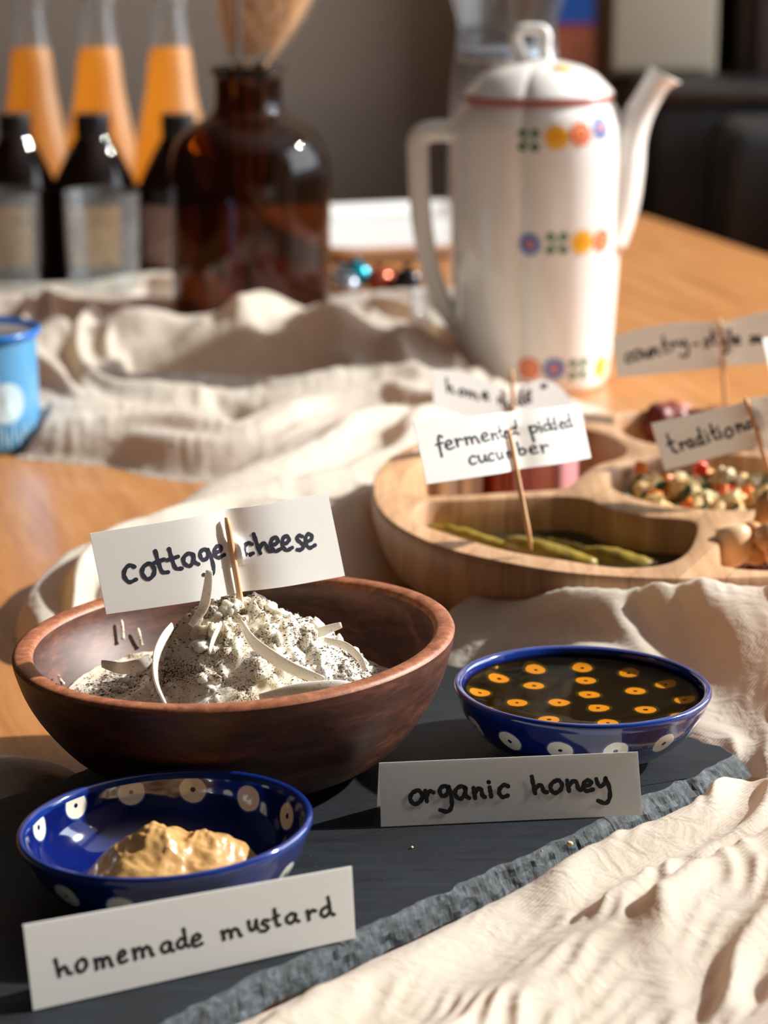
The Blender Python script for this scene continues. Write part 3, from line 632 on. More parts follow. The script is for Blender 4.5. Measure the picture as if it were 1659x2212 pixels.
onion([bp(538,1302,.912), bp(580,1322,.915), bp(625,1348,.918), bp(660,1362,.918)], .0022, 'onion strip leaning over the back right shoulder of the mound', 3)
onion([bp(600,1392,.888), bp(650,1380,.885), bp(700,1362,.885), bp(738,1350,.885)], .0019, 'pointed onion strip sticking out toward the right bowl wall', 4)
onion([bp(520,1345,.862), bp(545,1385,.852), bp(590,1420,.846), bp(640,1448,.842), bp(700,1470,.840)], .0034, 'broad onion strip sloping down the front right of the mound', 5, flat=.4)
onion([bp(220,1434,.868), bp(262,1443,.862), bp(302,1436,.860), bp(326,1420,.862)], .0026, 'flat onion strip lying at the left against the bowl', 6)
onion([bp(560,1508,.832), bp(640,1490,.834), bp(720,1482,.838), bp(765,1484,.842)], .0026, 'thin onion strip lying low at the right front rim', 7)
onion([bp(700,1382,.875), bp(745,1395,.872), bp(775,1420,.868), bp(788,1448,.866)], .0018, 'onion strip curving over the far right end of the mound', 8)
onion([bp(478,1345,.858), bp(462,1378,.852), bp(452,1410,.846)], .0018, 'short onion sliver in the middle of the mound', 9)
for i, (pts, lb) in enumerate((([(255,1340),(258,1362),(259,1382)], 'longer whey drip on the left inner bowl wall'), ([(291,1358),(296,1380),(299,1395)], 'shorter whey drip on the left inner bowl wall'), ([(118,1460),(124,1472),(128,1478)], 'small whey smear near the left rim'))):
    # drips lie on the inner wall: find the wall by stepping along the view ray
    out = []
    for u, v_ in pts:
        Yb = .80
        for s in range(400):
            p = at(u, v_, Y=.80+s*.0006); l = p-WBc; lz = l.z-.052*l.x*.8+.01*l.y*.8
            if lz < .0535 and math.hypot(l.x, l.y) > in_r(max(.007, lz))-.0006 and p.y > .84: break
        out.append(tuple(p+Vector((.0016, -.0016, .0008))))
    v, f = tube(smoothp(out, 4), [.0004]+[.0007]*(len(smoothp(out, 4))-2)+[.0010], 8)
    tag(obj('whey_drip', v, f, 'curd'), lb, 'drip', 'whey drips in the wooden bowl')

# ---------------------------------------------------------------- handwriting
GL = {
'a': [[(.80,.80),(.50,1.0),(.12,.72),(.10,.25),(.40,.0),(.68,.30),(.78,.85)],[(.78,.85),(.78,.25),(1.0,.02)]],
'b': [[(.12,1.9),(.15,1.0),(.18,.05)],[(.18,.45),(.5,.95),(.92,.65),(.80,.15),(.45,-.02),(.18,.15)]],
'c': [[(.92,.86),(.60,1.0),(.20,.75),(.08,.35),(.35,.0),(.85,.10)]],
'd': [[(.72,.75),(.45,.95),(.10,.62),(.12,.15),(.42,.0),(.70,.35)],[(.66,1.9),(.72,1.0),(.76,.25),(1.0,.0)]],
'e': [[(.12,.48),(.55,.52),(.80,.75),(.55,1.0),(.20,.80),(.08,.35),(.35,.0),(.92,.12)]],
'f': [[(.95,1.55),(.60,1.75),(.42,1.2),(.40,.2),(.42,-.8)],[(.05,.70),(.85,.85)]],
'g': [[(.80,.80),(.50,1.0),(.12,.75),(.15,.30),(.45,.15),(.75,.45),(.85,.9)],[(.85,.9),(1.02,.1),(1.0,-.75),(.65,-1.15),(.05,-1.0)]],
'h': [[(.05,1.65),(.12,.9),(.22,.0)],[(.22,.35),(.50,.80),(.70,.60),(.78,.15),(1.0,.05)]],
'i': [[(.40,.95),(.50,.5),(.60,.0)],[(.25,1.50),(.32,1.48)]],
'k': [[(.10,1.8),(.14,1.0),(.20,.0)],[(.80,1.0),(.22,.50),(.95,.0)]],
'l': [[(.30,1.8),(.40,1.0),(.60,.0)]],
'm': [[(.05,.95),(.10,.5),(.12,.0)],[(.12,.55),(.30,.92),(.46,.70),(.50,.05)],[(.50,.55),(.68,.92),(.86,.65),(.92,.15),(1.0,.03)]],
'n': [[(.08,1.0),(.12,.5),(.18,.0)],[(.18,.45),(.48,.92),(.72,.75),(.80,.20),(1.0,.05)]],
'o': [[(.60,1.0),(.22,.80),(.06,.40),(.30,.0),(.72,.12),(.95,.55),(.78,.92),(.55,1.0)]],
'p': [[(.10,1.0),(.18,.2),(.28,-1.0)],[(.14,.60),(.50,1.0),(.90,.75),(.75,.25),(.25,.15)]],
'r': [[(.08,1.0),(.15,.5),(.20,.0)],[(.18,.45),(.50,.92),(.95,.80)]],
's': [[(.88,.90),(.50,1.0),(.25,.75),(.55,.52),(.80,.25),(.50,.0),(.05,.05)]],
't': [[(.30,1.7),(.36,.9),(.50,.15),(.95,.05)],[(.0,.85),(.85,1.0)]],
'u': [[(.08,.98),(.12,.35),(.35,.0),(.70,.30),(.85,.95)],[(.85,.95),(.88,.30),(1.0,.05)]],
'y': [[(.10,.95),(.22,.45),(.45,.30),(.70,.60),(.78,1.0)],[(.78,1.0),(1.02,.1),(1.0,-.8),(.68,-1.25),(.15,-1.0)]],
'-': [[(.0,.5),(1.0,.6)]],
}
def inv_quad(u, v, Q):                        # pixel -> (s, t) in quad TL, TR, BR, BL
    TL, TR, BR, BL = [np.array(q, float) for q in Q]; s, t = .5, .5; p = np.array((u, v), float)
    for _ in range(12):
        F_ = (1-t)*((1-s)*TL+s*TR)+t*((1-s)*BL+s*BR)-p; ds = (1-t)*(TR-TL)+t*(BR-BL); dt = (1-s)*(BL-TL)+s*(BR-TR)
        J = np.linalg.solve(np.array([[ds[0], dt[0]], [ds[1], dt[1]]]), -F_); s += J[0]; t += J[1]
    return float(s), float(t)
def card(name, label, Q, W3, text, pen, disp=None, ink='ink', pick=None, back=None, group=None):
    """Q: where the corners are seen (TL, TR, BR, BL); W3: the same corners in the room"""
    TL, TR, BR, BL = W3; root = thing(name, label, 'card' if not pick else 'food flag', (BL+BR)/2, 0, group); org = root.location.copy()
    nrm = ((BR-BL).cross(TL-BL)).normalized()
    if nrm.y > 0: nrm = -nrm
    up = ((TL-BL)+(TR-BR)).normalized()
    def S(s, t, off=0.0):
        p = (1-t)*((1-s)*TL+s*TR)+t*((1-s)*BL+s*BR)
        dn, du = disp(s, t) if disp else (0, 0)
        return p+nrm*(dn+off)+up*du-org
    nx_, ny_ = 60, 16; v = []; f = []
    for side in (0, 1):
        for j in range(ny_+1):
            for i in range(nx_+1): v.append(S(i/nx_, j/ny_, -.00028*side))
    n1 = (nx_+1)*(ny_+1)
    for j in range(ny_):
        for i in range(nx_):
            a = j*(nx_+1)+i; q = (a, a+1, a+nx_+2, a+nx_+1); f.append(q); f.append(tuple(reversed([k+n1 for k in q])))
    rimi = [i for i in range(nx_+1)]+[j*(nx_+1)+nx_ for j in range(1, ny_+1)]+[ny_*(nx_+1)+i for i in range(nx_-1, -1, -1)]+[j*(nx_+1) for j in range(ny_-1, 0, -1)]
    for k in range(len(rimi)): a, b_ = rimi[k], rimi[(k+1) % len(rimi)]; f.append((a, b_, b_+n1, a+n1))
    obj('paper', v, f, 'paper', root, True, auto=50)
    if back: back(root, S, nrm, up, org)
    # writing
    Qn = [np.array(q, float) for q in Q]
    al = (Qn[2]-Qn[3])+(Qn[1]-Qn[0]); al /= np.linalg.norm(al); upx = (Qn[0]-Qn[3])+(Qn[1]-Qn[2]); upx /= np.linalg.norm(upx)
    mb = MB(); wpx = pen/2
    for it in text:
        ch, x0, y0, cw, hh = it[:5]
        for st in GL[ch]:
            pts = smoothp(st, 5) if len(st) > 2 else st
            P2 = [np.array((x0, y0), float)+al*cw*g[0]+upx*hh*g[1] for g in pts]
            V2 = []; 
            for k, p in enumerate(P2):
                tng = P2[min(k+1, len(P2)-1)]-P2[max(k-1, 0)]; tng = tng/(np.linalg.norm(tng)+1e-9); nn = np.array((-tng[1], tng[0]))
                ww = wpx*(1+.12*math.sin(k*1.3+x0)); V2 += [p+nn*ww, p-nn*ww]
            vv = [S(*inv_quad(q[0], q[1], Q), .00009+.000006*(len(mb.f) % 7)) for q in V2]
            mb.add(vv, [(2*k, 2*k+1, 2*k+3, 2*k+2) for k in range(len(P2)-1)])
            for e in (0, -1):
                p = P2[e]; ring = [p+wpx*np.array((math.cos(a), math.sin(a))) for a in np.linspace(0, 2*PI, 11)[:-1]]
                mb.add([S(*inv_quad(q[0], q[1], Q), .00014) for q in ring], [tuple(range(10))])
    if text: mb.build('handwriting', ink, root, False)
    if pick:
        (u0, v0), (u1, v1), r_, fo = pick
        s0, t0 = inv_quad(u0, v0, Q); s1, t1 = inv_quad(u1, v1, Q)
        def flat(s, t): return (1-t)*((1-s)*TL+s*TR)+t*((1-s)*BL+s*BR)+nrm*(r_+.0004+fo)-org
        a, b_ = flat(s0, t0), flat(s1, t1)
        P_ = [a.lerp(b_, k/12) for k in range(13)]; v, f = tube(P_, [r_*.7]+[r_]*10+[r_*.8, r_*.35], 10); obj('toothpick', v, f, 'pick', root)
    return root
def wcorner(Q, Ys): return [at(q[0], q[1], Y=y) for q, y in zip(Q, Ys)]
def weave(sp, amp=.0042, wid=.035, lo=.36, hi=.66, bow=.0, up=0.0):
    def fn(s, t):
        g = math.exp(-((s-sp)/wid)**2); m_ = 1/(1+math.exp(-(t-lo)*40))*1/(1+math.exp((t-hi)*40))
        back_ = -.0012*math.exp(-((s-sp)/(wid*2.2))**2)*(1-m_)
        return g*m_*amp+back_+bow*math.sin(PI*s)*(1-math.exp(-((s-sp)/.12)**2)), up*(1-t)**2*math.sin(PI*min(1, abs(s-sp)/max(sp, 1-sp)))
    return fn
# cottage cheese flag
Q = [(194,1152),(708,1064),(745,1244),(230,1327)]
card('food_flag', 'white paper flag reading cottage cheese on a toothpick in the cheese', Q, wcorner(Q, (.853,.912,.912,.853)),
 [('c',264,1258,28,36),('o',300,1251,29,33),('t',327,1240,26,30),('t',354,1232,27,28),('a',383,1223,32,27),('g',419,1214,26,27),('e',451,1206,27,25),
  ('c',519,1201,22,26),('h',545,1196,31,26),('e',575,1191,24,30),('e',600,1189,24,31),('s',632,1188,21,31),('e',653,1184,25,30)],
 8.6, weave(.567, .0044, .020, .38, .60, .003), pick=((477,1118),(514,1335), .00125, 0))
# organic honey tent card
Q = [(819,1648),(1378,1624),(1388,1760),(823,1786)]
BLh, BRh = at(823,1786,ST+.0006), at(1388,1760,ST+.0006)
Wq = [at(819,1648,Y=BLh.y+.006), at(1378,1624,Y=BRh.y+.006), BRh, BLh]
def tent(dx, dy, spread):
    def fn(root, S, nrm, up, org):
        v = []; f = []
        for k in range(2):
            for i in range(13):
                p = S(i/12, 0, -.0004)+Vector((0, 0, 0)); d_ = nrm.copy(); d_.z = 0; d_.normalize()
                b_ = p - d_*spread; b_.z = (ST+.0006)-org.z; b_ += Vector((dx, dy, 0)); v += [tuple(p-nrm*.0003*k), tuple(b_-d_*.0003*k)]
        for k in range(2):
            for i in range(12): a = k*26+2*i; f.append((a, a+1, a+3, a+2) if k else (a, a+2, a+3, a+1))
        for i in range(12): a = 2*i; f.append((a+1, a+3, a+29, a+27)); f.append((a, a+2, a+28, a+26))
        f += [(0, 1, 27, 26), (24, 25, 51, 50)]
        obj('back_panel', v, f, 'paper', root, True, auto=40)
    return fn
card('tent_card', 'folded paper card reading organic honey before the honey bowl', Q, Wq,
 [('o',884,1737,30,29),('r',917,1731,20,23),('g',947,1724,26,26),('a',980,1726,32,27),('n',1020,1724,26,22),('i',1052,1721,12,21),('c',1075,1722,24,26),
  ('h',1147,1714,33,22),('o',1186,1713,29,27),('n',1222,1709,32,23),('e',1257,1709,25,23),('y',1285,1706,30,24)], 9.5, ink='ink2', back=tent(.0008, 0, .014))
Q = [(50,1999),(760,1872),(768,2026),(72,2183)]
BLh, BRh = at(72,2183,ST+.0006), at(768,2026,ST+.0006)
Wq = [at(50,1999,Y=BLh.y+.0015), at(760,1872,Y=BRh.y+.0015), BRh, BLh]
card('tent_card', 'folded paper card reading homemade mustard in the front left', Q, Wq,
 [('h',118,2110,33,23),('o',160,2101,24,27),('m',198,2095,38,24),('e',247,2082,20,26),('m',278,2074,44,24),('a',337,2061,28,22),('d',371,2051,27,21),('e',403,2047,25,25),
  ('m',468,2032,44,20),('u',527,2013,22,22),('s',553,2014,23,23),('t',583,2003,15,22),('a',610,1997,30,20),('r',658,1988,22,20),('d',688,1982,32,21)], 7.5, ink='ink2', back=tent(.0060, .004, .012))

# ---------------------------------------------------------------- compartment tray
TZ = .045
def tp(x, y):                                  # from the enlarged crop of the tray to the tray's top plane
    p = at(760+x/1.8454, 760+y/1.8454, TZ); return (p.x, p.y)
outer_pts = []
opx = [at(u, v, TZ) for u, v in ((812,1080),(860,1137),(971,1187),(1096,1215),(1220,1237),(1320,1244),(1450,1250),(1659,1244))]
angs = sorted([(math.atan2(p.y-TC.y, p.x-TC.x), math.hypot(p.x-TC.x, p.y-TC.y)) for p in opx])
kn = [(-PI, .173)]+[a for a in angs if a[0] > -PI+.1]+[(-.6, .183), (0, .184), (.8, .184), (1.57, .186), (2.3, .181), (PI, .173)]
ka = [k[0] for k in kn]; kr = [k[1] for k in kn]
outer = [(TC.x+np.interp(a, ka, kr)*math.cos(a), TC.y+np.interp(a, ka, kr)*math.sin(a)) for a in np.linspace(-PI, PI, 181)[:-1]]
for _ in range(6): outer = [tuple((np.array(outer[i-1])+2*np.array(outer[i])+np.array(outer[(i+1) % len(outer)]))/4) for i in range(len(outer))]
def closed(pts, n=5):
    k = len(pts); q = smoothp([pts[i % k] for i in range(-2, k+3)], n); return q[2*n:(k+2)*n]
pk_front = closed([tp(*q) for q in ((225,650),(250,612),(310,592),(430,586),(640,576),(830,570),(950,583),(1040,622),(1180,650),(1320,660),(1382,680),(1384,730),(1345,800),(1260,845),(1120,862),(1000,855),(850,832),(650,800),(480,757),(340,712),(250,680))])
pk_left = closed([tp(*q) for q in ((190,540),(210,480),(300,410),(440,350),(620,310),(800,292),(960,310),(1060,345),(1105,385),(1080,420),(980,452),(920,495),(880,530),(820,548),(600,562),(420,573),(270,573),(205,562))])
pk_rear = closed([tp(*q) for q in ((1030,272),(1060,250),(1180,232),(1330,222),(1500,222),(1640,232),(1720,255),(1700,310),(1600,345),(1480,362),(1330,372),(1200,366),(1110,340),(1050,300))])
cc_ = Vector(at(1555, 1037, TZ)[:2]); pk_mid = [(cc_.x+.0635*math.cos(a), cc_.y+.0635*math.sin(a)) for a in np.linspace(0, 2*PI, 61)[:-1]]
pk_nut = closed([tp(*q) for q in ((1500,682),(1462,722),(1448,795),(1462,845),(1540,866),(1700,872),(1900,858),(2060,820),(2120,760),(2060,690),(1950,650),(1800,648),(1620,655))])
def ccw(p): return p if sum(p[i-1][0]*p[i][1]-p[i][0]*p[i-1][1] for i in range(len(p))) > 0 else p[::-1]
def inset(p, d):
    out = []
    for i in range(len(p)):
        t = np.array(p[(i+1) % len(p)])-np.array(p[i-1]); t = t/(np.linalg.norm(t)+1e-9); out.append((p[i][0]-t[1]*d, p[i][1]+t[0]*d))
    return out
tray = thing('compartment_tray', 'round pale wooden tray with five carved food compartments', 'tray', (TC.x, TC.y, 0))
bm = bmesh.new()
def ring3(p, z): return [bm.verts.new((q[0]-TC.x, q[1]-TC.y, z)) for q in p]
def bridge(a, b_):
    n_ = len(a)
    for i in range(n_): bm.faces.new((a[i], a[(i+1) % n_], b_[(i+1) % n_], b_[i]))
outer = ccw(outer); pockets = [ccw(q) for q in (pk_front, pk_left, pk_rear, pk_mid, pk_nut)]
tops = [ring3(outer, TZ)]+[ring3(q, TZ) for q in pockets]
edges = []
for r_ in tops:
    for i in range(len(r_)): edges.append(bm.edges.new((r_[i], r_[(i+1) % len(r_)])))
bmesh.ops.triangle_fill(bm, use_beauty=True, use_dissolve=False, edges=edges)
# remove the faces that fell inside pockets
def inside(p, poly):
    c_ = False; j = len(poly)-1
    for i in range(len(poly)):
        if (poly[i][1] > p[1]) != (poly[j][1] > p[1]) and p[0] < (poly[j][0]-poly[i][0])*(p[1]-poly[i][1])/(poly[j][1]-poly[i][1])+poly[i][0]: c_ = not c_
        j = i
    return c_
kill = [fc for fc in bm.faces if any(inside((fc.calc_center_median().x+TC.x, fc.calc_center_median().y+TC.y), q) for q in pockets)]
bmesh.ops.delete(bm, geom=kill, context='FACES_ONLY')
prev = tops[0]
for off, z in ((-.0008, .0440), (-.0014, .0405), (-.0012, .034), (.001, .024), (.005, .014), (.013, .006), (.024, .002), (.034, .0008)):
    r_ = ring3(inset(outer, off), z); bridge(prev, r_); prev = r_
bm.faces.new(prev)
for top_, q in zip(tops[1:], pockets):
    prev = top_
    for off, z in ((.0012, .0444), (.0020, .0425), (.0030, .034), (.0042, .020), (.0065, .0135), (.010, .011)):
        r_ = ring3(inset(q, off), z); bridge(prev, r_); prev = r_
    fc = bm.faces.new(prev); bmesh.ops.triangulate(bm, faces=[fc])
bmesh.ops.recalc_face_normals(bm, faces=bm.faces)
me = bpy.data.meshes.new('tray_body'); bm.to_mesh(me); bm.free(); me.materials.append(M['bamboo'])
me.polygons.foreach_set('use_smooth', [True]*len(me.polygons)); me.set_sharp_from_angle(angle=math.radians(38))
o = bpy.data.objects.new('tray_body', me); C.objects.link(o); o.parent = tray
# brine and pickles
bz = .0262; q = inset(pockets[0], .0042)
bm = bmesh.new(); r_ = [bm.verts.new((a, b_, bz)) for a, b_ in q]; r2 = [bm.verts.new((a, b_, .0145)) for a, b_ in inset(pockets[0], .0072)]
bridge(r_, r2); bmesh.ops.triangulate(bm, faces=[bm.faces.new(r_)]); bmesh.ops.triangulate(bm, faces=[bm.faces.new(r2)])
bmesh.ops.recalc_face_normals(bm, faces=bm.faces); me = bpy.data.meshes.new('brine'); bm.to_mesh(me); bm.free(); me.materials.append(M['brine'])
o = bpy.data.objects.new('brine', me); C.objects.link(o); tag(o, 'dark olive brine in the front tray compartment', 'brine')
def pickle(pts, r_, lb, zc=None):
    P_ = smoothp([tuple(at(u, v_, z_)) for u, v_, z_ in pts], 6); n_ = len(P_)
    v, f = tube(P_, [r_*(.35+.65*math.sin(PI*(k+1)/(n_+1))**.4) for k in range(n_)], 12, .75)
    v = [Vector(q)+Vector((0, 0, .0012*mnoise.noise(Vector(q)*220))) for q in v]
    tag(obj('pickle', v, f, 'pickle'), lb, 'pickle', 'pickled cucumber spears in the tray')
pickle([(930,1148,.029),(1010,1168,.028),(1100,1200,.025),(1140,1212,.023)], .0065, 'long pickle spear along the left front compartment wall')
pickle([(1100,1182,.029),(1150,1196,.030),(1210,1212,.028),(1285,1232,.025)], .0085, 'thick pickle piece holding the toothpick')
pickle([(1255,1205,.023),(1310,1212,.025),(1370,1228,.023),(1420,1236,.021)], .0080, 'bumpy pickle piece at the right end of the row')
pickle([(1180,1180,.022),(1230,1192,.023),(1275,1207,.023)], .0060, 'pickle slice half sunk behind the toothpick')
# ham and cheese in the left compartment
def slab(name, pts, h_, th, lb, m_, cat, grp, edge=None, zb=.016):
    P_ = smoothp([(at(u, v_, zb).x, at(u, v_, zb).y) for u, v_ in pts], 6); t = thing(name, lb, cat, (P_[0][0], P_[0][1], zb), 0, grp); o_ = t.location
    def mk(z0, z1, tt):
        v = []; f = []; n_ = len(P_)
        for k, p in enumerate(P_):
            d_ = np.array(P_[min(k+1, n_-1)])-np.array(P_[max(k-1, 0)]); d_ = d_/(np.linalg.norm(d_)+1e-9); nn = (-d_[1], d_[0])
            wv_ = .0025*math.sin(k*.9)
            for s_, zz in ((1, z0), (1, z1), (-1, z1), (-1, z0)): v.append((p[0]+nn[0]*s_*tt-o_.x, p[1]+nn[1]*s_*tt-o_.y, zz+(wv_ if zz > z0 else 0)-o_.z))
        for k in range(n_-1):
            for q_ in range(4): a = k*4+q_; b_ = k*4+(q_+1) % 4; f.append((a, b_, b_+4, a+4))
        f += [(0, 1, 2, 3), tuple(4*(n_-1)+k for k in range(4))]; return v, f
    obj('slice', *mk(zb, zb+h_, th), m_, t, True, auto=40)
    if edge: obj('rind', *mk(zb+h_+.0005, zb+h_+.003, th*1.15), edge, t, True, auto=40)
slab('cheese_slice', [(888,1075),(915,1088),(935,1090)], .027, .0016, 'pale folded slice at the far left of the ham compartment', 'cheese_fat', 'cheese', 'slices in the left compartment')
slab('cheese_slice', [(930,1080),(962,1092),(985,1090)], .028, .0018, 'second pale slice beside the left compartment wall', 'cheese_fat', 'cheese', 'slices in the left compartment', 'nut_tan')
slab('cheese_slice', [(985,1080),(1010,1090),(1038,1086)], .027, .0018, 'pale slice next to the folded ham', 'cheese_fat', 'cheese', 'slices in the left compartment', 'ham_edge')
slab('ham_slice', [(1020,1090),(1060,1080),(1100,1092),(1130,1080)], .026, .0015, 'folded red cured ham slice left of the toothpick', 'ham_edge', 'ham', 'slices in the left compartment', 'ham')
slab('ham_slice', [(1040,1075),(1085,1088),(1120,1070),(1160,1080)], .031, .0018, 'curled dark edged ham slice behind the toothpick', 'ham_edge', 'ham', 'slices in the left compartment', 'ham')
slab('ham_slice', [(1105,1092),(1150,1085),(1200,1092),(1240,1080)], .027, .0024, 'light pink boiled ham slice right of the toothpick', 'ham', 'ham', 'slices in the left compartment', 'ham_edge')
slab('ham_slice', [(1110,1078),(1150,1068),(1195,1078)], .032, .0022, 'rear pink ham slice rising above the others', 'ham', 'ham', 'slices in the left compartment')
# salami in the rear compartment
for i, (u, v_, r_, m_, lb) in enumerate(((1408,922,.014,'salami','dark salami chunk at the left of the rear compartment'),(1445,905,.015,'salami','brown salami chunk topping the rear compartment'),(1440,930,.013,'ham_edge','red salami chunk in front behind the traditional flag'),(1488,902,.011,'ham','pink fatty sausage chunk beside the brown salami'),(1500,925,.013,'salami','dark sausage chunk hidden behind the traditional flag'),(1560,905,.012,'salami','sausage chunk further right in the rear compartment'))):
    r_ *= 1.12; zz = .012+r_*.85 + (.012 if i in (1, 3) else .002); p = at(u-(8 if i < 3 else 0), v_+6, zz)
    vv, ff = blob((r_, r_*.85, r_*.8), i+20, .35, 1.6, 3); tag(obj('sausage_chunk', xf(vv, (p.x, p.y, zz), (0, 0, i)), ff, m_), lb, 'sausage', 'sausage chunks in the tray')
# salad
sal = thing('vegetable_salad', 'mixed salad of diced vegetables in the round middle compartment', 'salad', (cc_.x, cc_.y, .012))
def cube_proto(s, seed):
    v, f = box(-s, s, -s, s, -s, s, s*.35); return [tuple(Vector(q)*(1+.25*mnoise.noise(Vector(q)*200+Vector((seed, 0, 0))))) for q in v], f
pm = {}
for nm, m_ in (('carrot_cube','carrot'),('pepper_cube','red_pepper'),('potato_piece','pasta'),('herb_leaf','herb'),('cauliflower_piece','egg_white')):
    if nm == 'herb_leaf': vv, ff = blob((.0042, .0026, .0013), 5, .4, 1.5, 2)
    elif nm in ('potato_piece', 'cauliflower_piece'): vv, ff = blob((.0052, .0040, .0034), 7+len(nm), .5, 2.2, 3 if nm[0] == 'c' else 2)
    else: vv, ff = cube_proto(.0034, 3)
    pm[nm] = obj(nm, vv, ff, m_, sal, True, auto=40).data
first = {k: True for k in pm}
protos_o = {ch.name.split('.')[0]: ch for ch in sal.children}
seq = ['potato_piece']*8+['herb_leaf']*8+['carrot_cube']*3+['cauliflower_piece']*3
for i in range(285):
    nm = seq[rnd.randrange(len(seq))]; a = rnd.uniform(0, 2*PI); r_ = .055*rnd.random()**.55
    if i < 10 and nm in first and first[nm]: o = protos_o[nm]; first[nm] = False
    else: o = protos_o[nm].copy(); C.objects.link(o); o.parent = sal
    dome = .018+.012*(1-(r_/.058)**2)
    o.location = (r_*math.cos(a), r_*math.sin(a), dome*(.55+.5*rnd.random())); o.rotation_euler = (rnd.random()*3, rnd.random()*3, rnd.random()*6)
    k = rnd.uniform(1.0, 1.6); o.scale = (k, k, k)
def place(nm, u, v_, z, s):
    o = protos_o[nm].copy(); C.objects.link(o); o.parent = sal; p = at(u, v_, z); o.location = (p.x-cc_.x, p.y-cc_.y, z-.012); o.rotation_euler = (.2, .3, rnd.random()*3); o.scale = (s, s, s)
place('pepper_cube', 1572, 1068, .040, 1.35); place('pepper_cube', 1512, 1008, .046, 1.0); place('carrot_cube', 1415, 1074, .036, 1.15); place('carrot_cube', 1384, 1010, .042, 1.0)
# nuts
for i, (u, v_, z, r_, m_, nm, lb, rt_) in enumerate((
  (1582,1176,.042,(.0098,.0092,.0112),'nut_pale','hazelnut','large pale round nut at the left of the nut compartment',(0,.3,0)),
  (1630,1186,.036,(.0095,.0075,.0078),'nut_tan','walnut_half','tan walnut half right beside the pale round nut',(0,0,.6)),
  (1628,1150,.046,(.0072,.0058,.0052),'nut_tan','cashew','small tan nut behind the pale round nut',(0,.2,.2)),
  (1650,1110,.052,(.0050,.0050,.0125),'nut_tan','almond','upright brown almond at the right picture edge',(0,.15,0)),
  (1668,1165,.046,(.0095,.0085,.008),'nut_tan','walnut_half','walnut half cut by the right picture edge',(0,0,1.2)),
  (1590,1218,.022,(.0075,.006,.005),'nut_dark','raisin','reddish raisin under the pale round nut',(0,0,.2)),
  (1650,1212,.022,(.011,.009,.007),'nut_dark','raisin','dark raisin at the bottom right of the nuts',(0,0,.9)),
  (1625,1200,.022,(.011,.009,.008),'nut_dark','raisin','dark raisin below the tan walnut half',(0,0,2.)),
  (1690,1195,.036,(.011,.009,.009),'nut_pale','hazelnut','pale nut just outside the right picture edge',(0,0,2.)),
  (1600,1150,.026,(.010,.009,.008),'nut_tan','walnut_half','shaded walnut half at the back of the nut compartment',(0,0,2.)))):
    p = at(u, v_, z); vv, ff = blob(r_, i+40, .18 if nm == 'hazelnut' else .32, 1.1 if nm == 'hazelnut' else 2.4, 3)
    tag(obj(nm, xf(vv, p, rt_), ff, m_), lb, 'nut', 'nuts and raisins in the tray')
# flags standing in the tray
Q = [(893,911),(1252,872),(1277,989),(922,1046)]
card('food_flag', 'white flag reading fermented pickled cucumber stuck in a pickle', Q, wcorner(Q, (1.034,1.122,1.122,1.034)),
 [('f',938,973,15,18),('e',954,971,17,19),('r',974,965,14,17),('m',991,961,28,17),('e',1023,954,18,18),('n',1045,952,18,16),('t',1064,947,13,16),('e',1079,947,15,16),('d',1095,941,21,17),
  ('p',1134,938,17,17),('i',1152,934,7,14),('c',1161,931,11,14),('k',1173,930,15,15),('l',1187,929,6,15),('e',1198,927,16,16),('d',1214,924,19,16),
  ('c',1000,1004,15,18),('u',1018,1000,17,16),('c',1038,997,14,17),('u',1057,994,17,17),('m',1082,991,26,14),('b',1117,984,15,15),('e',1137,981,15,17),('r',1157,979,17,17)],
 4.6, weave(.56, .0012, .03, -.2, .30, .004), pick=((1086,930),(1137,1192), .00125, 0))
Q = [(932,797),(1262,905),(1258,985),(938,878)]
card('food_flag', 'arched white flag reading homemade behind the cucumber flag', Q, wcorner(Q, (1.27,1.34,1.34,1.27)),
 [('h',962,846,18,15),('o',988,853,14,11),('m',1005,858,25,11),('e',1036,862,18,12),('m',1070,872,24,12),('a',1097,876,13,12),('d',1113,879,16,12),('e',1131,882,14,12),('-',1166,883,11,8)],
 4.6, lambda s, t: (weave(.52, .0010, .03, .3, .7)(s, t)[0], (1-t)**2.5*(.004*math.sin(PI*s/.52) if s < .52 else .016*math.sin(PI*(s-.52)/.48))), ink='ink2', pick=((1096,798),(1104,1000), .0012, 0))
Q = [(1323,727),(1700,680),(1710,777),(1333,816)]
card('food_flag', 'grey shaded flag reading country-style at the upper right', Q, wcorner(Q, (1.40,1.38,1.38,1.40)),
 [('c',1352,783,15,17),('o',1368,778,20,18),('u',1391,774,16,14),('n',1409,770,19,14),('t',1434,764,12,17),('r',1452,757,12,12),('y',1467,754,20,14),('-',1500,750,11,8),('s',1523,750,13,15),('t',1539,746,12,17),('y',1556,745,17,13),('l',1578,741,8,15),('e',1588,744,14,15),('s',1622,742,11,12),('a',1635,741,12,11)],
 6, weave(.635, .0036, .022, .25, .75, .002, .004), ink='ink2', pick=((1556,686),(1571,905), .0012, 0))
Q = [(1406,915),(1684,850),(1712,938),(1436,1017)]
card('food_flag', 'tilted grey flag reading traditional above the salad', Q, wcorner(Q, (1.185,1.175,1.175,1.185)),
 [('t',1448,980,19,25),('r',1472,971,14,16),('a',1487,966,17,17),('d',1508,960,17,19),('i',1528,953,9,16),('t',1541,949,13,20),('i',1555,944,8,16),('o',1569,944,19,20),('n',1594,932,18,17),('a',1615,926,15,15),('l',1630,924,12,17)],
 6, weave(.77, .0036, .022, .3, .72, .002), ink='ink2', pick=((1611,858),(1668,1030), .0013, 0))
Q = [(1647,731),(1960,690),(1990,790),(1672,838)]
